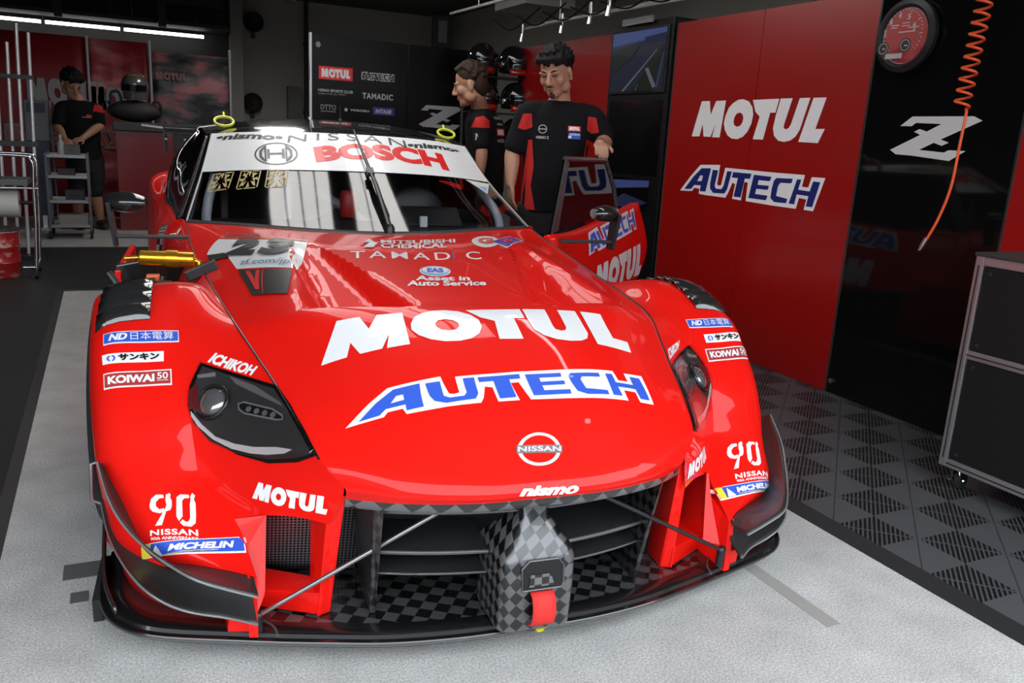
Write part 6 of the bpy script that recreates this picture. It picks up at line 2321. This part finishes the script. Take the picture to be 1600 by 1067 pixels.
def person(spec):
    root = Vector(spec['root'])
    t = empty('person', root, 0, spec['label'], 'person')
    L = lambda p: Vector(p) - root
    ty = spec['yaw']
    # body: one continuous surface
    b = MB()
    M = head_parts(b, L(spec['head']), *spec['head_rot'], s=spec.get('hs', 1.0))
    nb = L(spec['neck'])
    hd_ = M @ Vector((0, .025, -.06))
    limb(b, [nb + Vector((0, 0, -.06)), nb, hd_, M @ Vector((0, .02, .0))], [.066, .058, .054, .056])
    torso = [(L(c), w, d, ty + dy) for c, w, d, dy in spec['torso']]
    loft_body(b, [(c, w * .90, d * .88, y) for c, w, d, y in torso])
    for arm in spec['arms']:
        sh, el, wr = (L(p) for p in arm['pts'])
        mid = el.lerp(wr, .35)
        limb(b, [sh, sh.lerp(el, .5), el, mid, wr], [.050, .047, .040, .041, .027], 18)
        hand(b, wr, arm['dir'], arm['nrm'], arm['thumb'], arm['curl'], spec.get('hand_s', .92))
    for leg in spec['legs']:
        hp, kn, an = (L(p) for p in leg)
        limb(b, [hp, hp.lerp(kn, .5), kn, kn.lerp(an, .35), an], [.085, .076, .056, .055, .036], 18)
        b.ball(an + Vector((0, 0, -.02)), (.035, .045, .035), 12, 8)
    body = remesh(b, 'body', spec.get('voxel', .0058), SKIN, t, 3, .5)
    if spec.get('face'):
        face_bits(M, t, spec.get('beard', True))
    hair_cap(M, t, spec['seed'], spec['hair'], spec.get('fringe', True), spec.get('hair_len', 1.0))
    # shirt
    s = MB()
    loft_body(s, torso)
    for arm in spec['arms']:
        sh, el, wr = (L(p) for p in arm['pts'])
        e = sh.lerp(el, spec.get('sleeve', .80))
        inn = sh.lerp(torso[-2][0], .35)
        limb(s, [inn, sh, sh.lerp(e, .5), e], [.058, .062, .060, .059], 14)
    shirt = remesh(s, 'shirt', .0075, SHIRT, t, 6, .5)
    # trousers
    s = MB()
    hips = torso[0]
    loft_body(s, [(hips[0] + Vector((0, 0, -.12)), hips[1] * .98, hips[2] * 1.0, hips[3]), (hips[0] + Vector((0, 0, -.02)), hips[1] * .97, hips[2] * .97, hips[3]), (hips[0] + Vector((0, 0, .06)), hips[1] * .9, hips[2] * .9, hips[3])])
    for leg in spec['legs']:
        hp, kn, an = (L(p) for p in leg)
        end = an if not spec.get('shorts') else kn.lerp(hp, .05)
        limb(s, [hp + Vector((0, 0, .03)), hp.lerp(kn, .5), kn if not spec.get('shorts') else kn.lerp(hp, .25), end], [.098, .094, .078, .066 if not spec.get('shorts') else .082], 16)
    remesh(s, 'trousers', .009, TROUSER, t, 5, .5)
    for leg in spec['legs']:
        an = L(leg[2])
        f = Vector((math.sin(ty), -math.cos(ty), 0))
        s = MB()
        z0 = -root.z + .012
        s.ball(Vector((an.x, an.y, z0 + .045)) + f * .02, (.045, .05, .045), 16, 10)
        s.tube([Vector((an.x, an.y, z0 + .036)) - f * .05, Vector((an.x, an.y, z0 + .04)) + f * .06, Vector((an.x, an.y, z0 + .028)) + f * .15], [.036, .040, .026], 14)
        s.ball(Vector((an.x, an.y, z0 + .028)) + f * .15, (.036, .036, .026), 14, 8)
        s.v = [(x, y, max(z, z0)) for x, y, z in s.v]
        s.build('shoe', mat('shoe_dark', (.02, .02, .022), .6), t, smooth=60)
    return t, shirt, M, torso


# the worker in front, holding the open door
yawA = R(-24)
A, shA, MA, toA = person(dict(
    root=(2.16, 4.02, 0), label='person in black and red shirt facing the camera, hand on the open car door', yaw=yawA,
    head=(2.102, 3.985, 1.474), head_rot=(R(-52), R(20), R(-4)), hs=1.0, neck=(2.155, 4.02, 1.335), seed=4, hair=HAIR, face=True, hair_len=1.6,
    torso=[((2.14, 4.03, .76), .165, .110, 0), ((2.14, 4.03, .90), .158, .108, 0), ((2.15, 4.03, 1.06), .170, .112, 0), ((2.155, 4.03, 1.19), .182, .112, 0), ((2.155, 4.03, 1.265), .180, .100, 0), ((2.155, 4.025, 1.315), .120, .078, 0), ((2.155, 4.025, 1.342), .068, .062, 0)],
    arms=[dict(pts=[(1.995, 4.075, 1.262), (1.935, 4.10, 1.065), (1.915, 4.06, .905)], dir=(.05, -.12, -1), nrm=(-.9, .1, 0), thumb=1, curl=(.15, .25, .25)),
          dict(pts=[(2.310, 3.930, 1.262), (2.375, 3.90, 1.145), (2.225, 3.700, 1.128)], dir=(-.45, -1, -.10), nrm=(.05, .12, 1), thumb=-1, curl=(.45, .6, .45))],
    legs=[[(2.06, 4.07, .72), (2.05, 4.06, .40), (2.05, 4.10, .06)], [(2.23, 3.99, .72), (2.25, 3.96, .40), (2.26, 3.99, .06)]]))


def on(frame_c, right, up, a, c, w, h):
    """quad of size w x h centred a along right, c along up"""
    o_ = Vector(frame_c) + right * a + up * c
    return [o_ - right * w / 2 - up * h / 2, o_ + right * w / 2 - up * h / 2, o_ + right * w / 2 + up * h / 2, o_ - right * w / 2 + up * h / 2]


rgt = Vector((math.cos(yawA), math.sin(yawA), 0))
fw = Vector((math.sin(yawA), -math.cos(yawA), 0))
UP = Vector((0, 0, 1))
c0 = Vector((2.155, 4.03, 1.18)) - Vector((2.16, 4.02, 0)) + fw * .115
clothes_logo(shA, [(ring_shape(.5, .40, 24), GREYV, None), (RECT, GREYV, (.1, .44, .9, .56))], on(c0, rgt, UP, -.082, .012, .045, .045), 'chest_badge')
clothes_logo(shA, [(T('NISMO Z', .05), GREYV, None)], on(c0, rgt, UP, -.080, -.030, .065, .014), 'chest_print')
clothes_logo(shA, [(RECT, REDV, None), (OIL, WHITE, (.1, .18, .9, .84))], on(c0, rgt, UP, .082, .022, .066, .026), 'chest_label')
clothes_logo(shA, [(RECT, BLUE, None), (RECT, WHITE, (.0, .1, .25, .5)), (T('AUTECH', .04), WHITE, (.08, .55, .92, .9))], on(c0, rgt, UP, .084, -.014, .064, .032), 'chest_label')
clothes_logo(shA, [(([(0, .1), (.5, 0), (1, .2), (.9, 1), (.3, .95)], [(0, 1, 2, 3, 4)]), SHIRTR, None)], on(c0 - fw * .01, rgt, UP, -.172, .045, .075, .085), 'shoulder_patch', .012)
clothes_logo(shA, [(([(.1, .2), (.5, 0), (1, .1), (.7, .95), (.1, 1)], [(0, 1, 2, 3, 4)]), SHIRTR, None)], on(c0 - fw * .01, rgt, UP, .178, .045, .07, .085), 'shoulder_patch', .012)
clothes_logo(shA, [(([(0, 0), (1, .0), (.62, .35), (.75, .62), (.55, 1), (.3, 1), (.1, .5)], [(0, 1, 2, 3, 4, 5, 6)]), SHIRTR, None)], on(c0 - fw * .03, rgt, UP, -.135, -.225, .075, .36), 'side_panel', .02)
clothes_logo(shA, [(([(.1, 0), (1, 0), (.9, 1), (.55, 1)], [(0, 1, 2, 3)]), SHIRTR, None)], on(c0 - fw * .03, rgt, UP, .150, -.12, .05, .18), 'side_panel', .02)
q = MB()
w3 = Vector((2.240, 3.722, 1.129)) - A.location
q.tube([w3 + Vector((.030 * math.cos(2 * PI * k / 16) * .88, -.010 * math.cos(2 * PI * k / 16), .030 * math.sin(2 * PI * k / 16))) for k in range(16)], .005, 6, closed=True)
q.build('wristband', mat('band_dark', (.10, .02, .02), .5), A, smooth=60)

# the worker behind, turned away
yawB = R(-145)
B_, shB, MBb, toB = person(dict(
    root=(2.36, 5.42, 0), label='person in black team shirt turned away, brown hair, behind the car roof', yaw=yawB,
    head=(2.195, 5.36, 1.462), head_rot=(R(-122), R(16), 0), hs=1.12, neck=(2.285, 5.40, 1.315), seed=9, hair=HAIRB, face=True, beard=False, fringe=False, hair_len=.8,
    torso=[((2.36, 5.42, .76), .160, .110, 0), ((2.36, 5.42, .90), .155, .108, 0), ((2.355, 5.42, 1.06), .170, .115, 0), ((2.345, 5.42, 1.17), .180, .112, 0), ((2.33, 5.41, 1.245), .172, .098, 0), ((2.31, 5.41, 1.295), .115, .076, 0), ((2.295, 5.405, 1.322), .066, .060, 0)],
    arms=[dict(pts=[(2.245, 5.275, 1.235), (2.245, 5.235, 1.055), (2.235, 5.215, .90)], dir=(-.2, .1, -1), nrm=(.1, -.9, 0), thumb=1, curl=(.2, .3, .3)),
          dict(pts=[(2.42, 5.545, 1.235), (2.40, 5.60, 1.05), (2.28, 5.62, .95)], dir=(-.9, .1, -.3), nrm=(.1, .5, .7), thumb=-1, curl=(.3, .4, .3))],
    legs=[[(2.31, 5.35, .72), (2.30, 5.33, .40), (2.32, 5.34, .06)], [(2.41, 5.49, .72), (2.40, 5.50, .40), (2.42, 5.51, .06)]]))
bw = Vector((-math.sin(yawB), math.cos(yawB), 0))   # towards the back of the shirt
br_ = Vector((-math.cos(yawB), -math.sin(yawB), 0))
if br_.dot(Vector((1, 0, 0))) < 0:
    br_ = -br_
c1 = Vector((2.345, 5.415, 1.17)) - Vector((2.36, 5.42, 0)) + bw * .115
clothes_logo(shB, [(T('NISSAN', .03), GREYV, None)], on(c1, br_, UP, .02, .092, .11, .018), 'back_print')
clothes_logo(shB, [(T('nismo', .05), GREYV, None)], on(c1, br_, UP, .02, .055, .08, .016), 'back_print')
clothes_logo(shB, [(RECT, REDV, None), (OIL, WHITE, (.1, .15, .9, .85))], on(c1, br_, UP, .02, .0, .10, .048), 'back_label')
clothes_logo(shB, [(T('AUTECH', .04, .2), GREYV, None)], on(c1, br_, UP, .02, -.055, .10, .022), 'back_print')
sl = Vector((2.245, 5.275, 1.235)) - Vector((2.36, 5.42, 0))
vd = Vector((-.30, -.95, 0)).normalized()
vr = Vector((.95, -.30, 0))
clothes_logo(shB, [(([(0, .0), (1, .0), (.95, .6), (.6, 1), (.2, .85)], [(0, 1, 2, 3, 4)]), SHIRTR, None)], on(sl + vd * .07, vr, UP, .0, -.005, .125, .075), 'shoulder_patch', .012)
clothes_logo(shB, [(poly_shape([[(.2, 0), (.6, 0), (.6, .5), (1, .5), (.6, 1), (0, .8), (.3, .7)]]), GREYV, None)], on(sl + vd * .07, vr, UP, -.03, -.10, .022, .045), 'sleeve_mark', .01)

# the mechanic at the trolley, far left
yawC = R(14)
C_, shC, MC, toC = person(dict(
    root=(-.21, 9.55, 0), label='person in black team shirt bending over the tool trolley at the far left', yaw=yawC,
    head=(-.285, 9.48, 1.415), head_rot=(R(28), R(32), 0), hs=1.08, neck=(-.235, 9.55, 1.27), seed=21, hair=HAIR, face=True, beard=False, voxel=.007, hair_len=1.2,
    torso=[((-.21, 9.58, .70), .160, .115, 0), ((-.215, 9.58, .86), .155, .110, 0), ((-.22, 9.57, 1.00), .168, .115, 0), ((-.225, 9.56, 1.12), .178, .110, 0), ((-.23, 9.56, 1.19), .172, .098, 0), ((-.232, 9.555, 1.24), .115, .078, 0), ((-.235, 9.555, 1.27), .066, .060, 0)],
    arms=[dict(pts=[(-.385, 9.52, 1.185), (-.425, 9.44, 1.01), (-.365, 9.24, .895)], dir=(.35, -.9, -.25), nrm=(-.3, -.1, .9), thumb=1, curl=(.35, .45, .4)),
          dict(pts=[(-.075, 9.58, 1.185), (-.055, 9.50, 1.04), (-.215, 9.27, .91)], dir=(-.6, -.75, -.2), nrm=(.2, -.1, .9), thumb=-1, curl=(.35, .45, .4))],
    legs=[[(-.29, 9.58, .66), (-.30, 9.56, .38), (-.30, 9.62, .06)], [(-.13, 9.60, .66), (-.135, 9.56, .38), (-.10, 9.64, .06)]], shorts=True))
rC = Vector((math.cos(yawC), math.sin(yawC), 0))
fC = Vector((math.sin(yawC), -math.cos(yawC), 0))
c2 = Vector((-.225, 9.56, 1.12)) - Vector((-.21, 9.55, 0)) + fC * .115
clothes_logo(shC, [(RECT, REDV, (.5, .4, 1, 1)), (T('AUTECH', .04), GREYV, (0, 0, 1, .35))], on(c2, rC, UP, .03, .0, .09, .03), 'chest_label')
clothes_logo(shC, [(([(0, .1), (1, 0), (.8, 1), (.2, .9)], [(0, 1, 2, 3)]), SHIRTR, None)], on(Vector((-.095, 9.58, 1.19)) - Vector((-.21, 9.55, 0)) + fC * .07, rC, UP, .02, .01, .11, .08), 'shoulder_patch', .012)
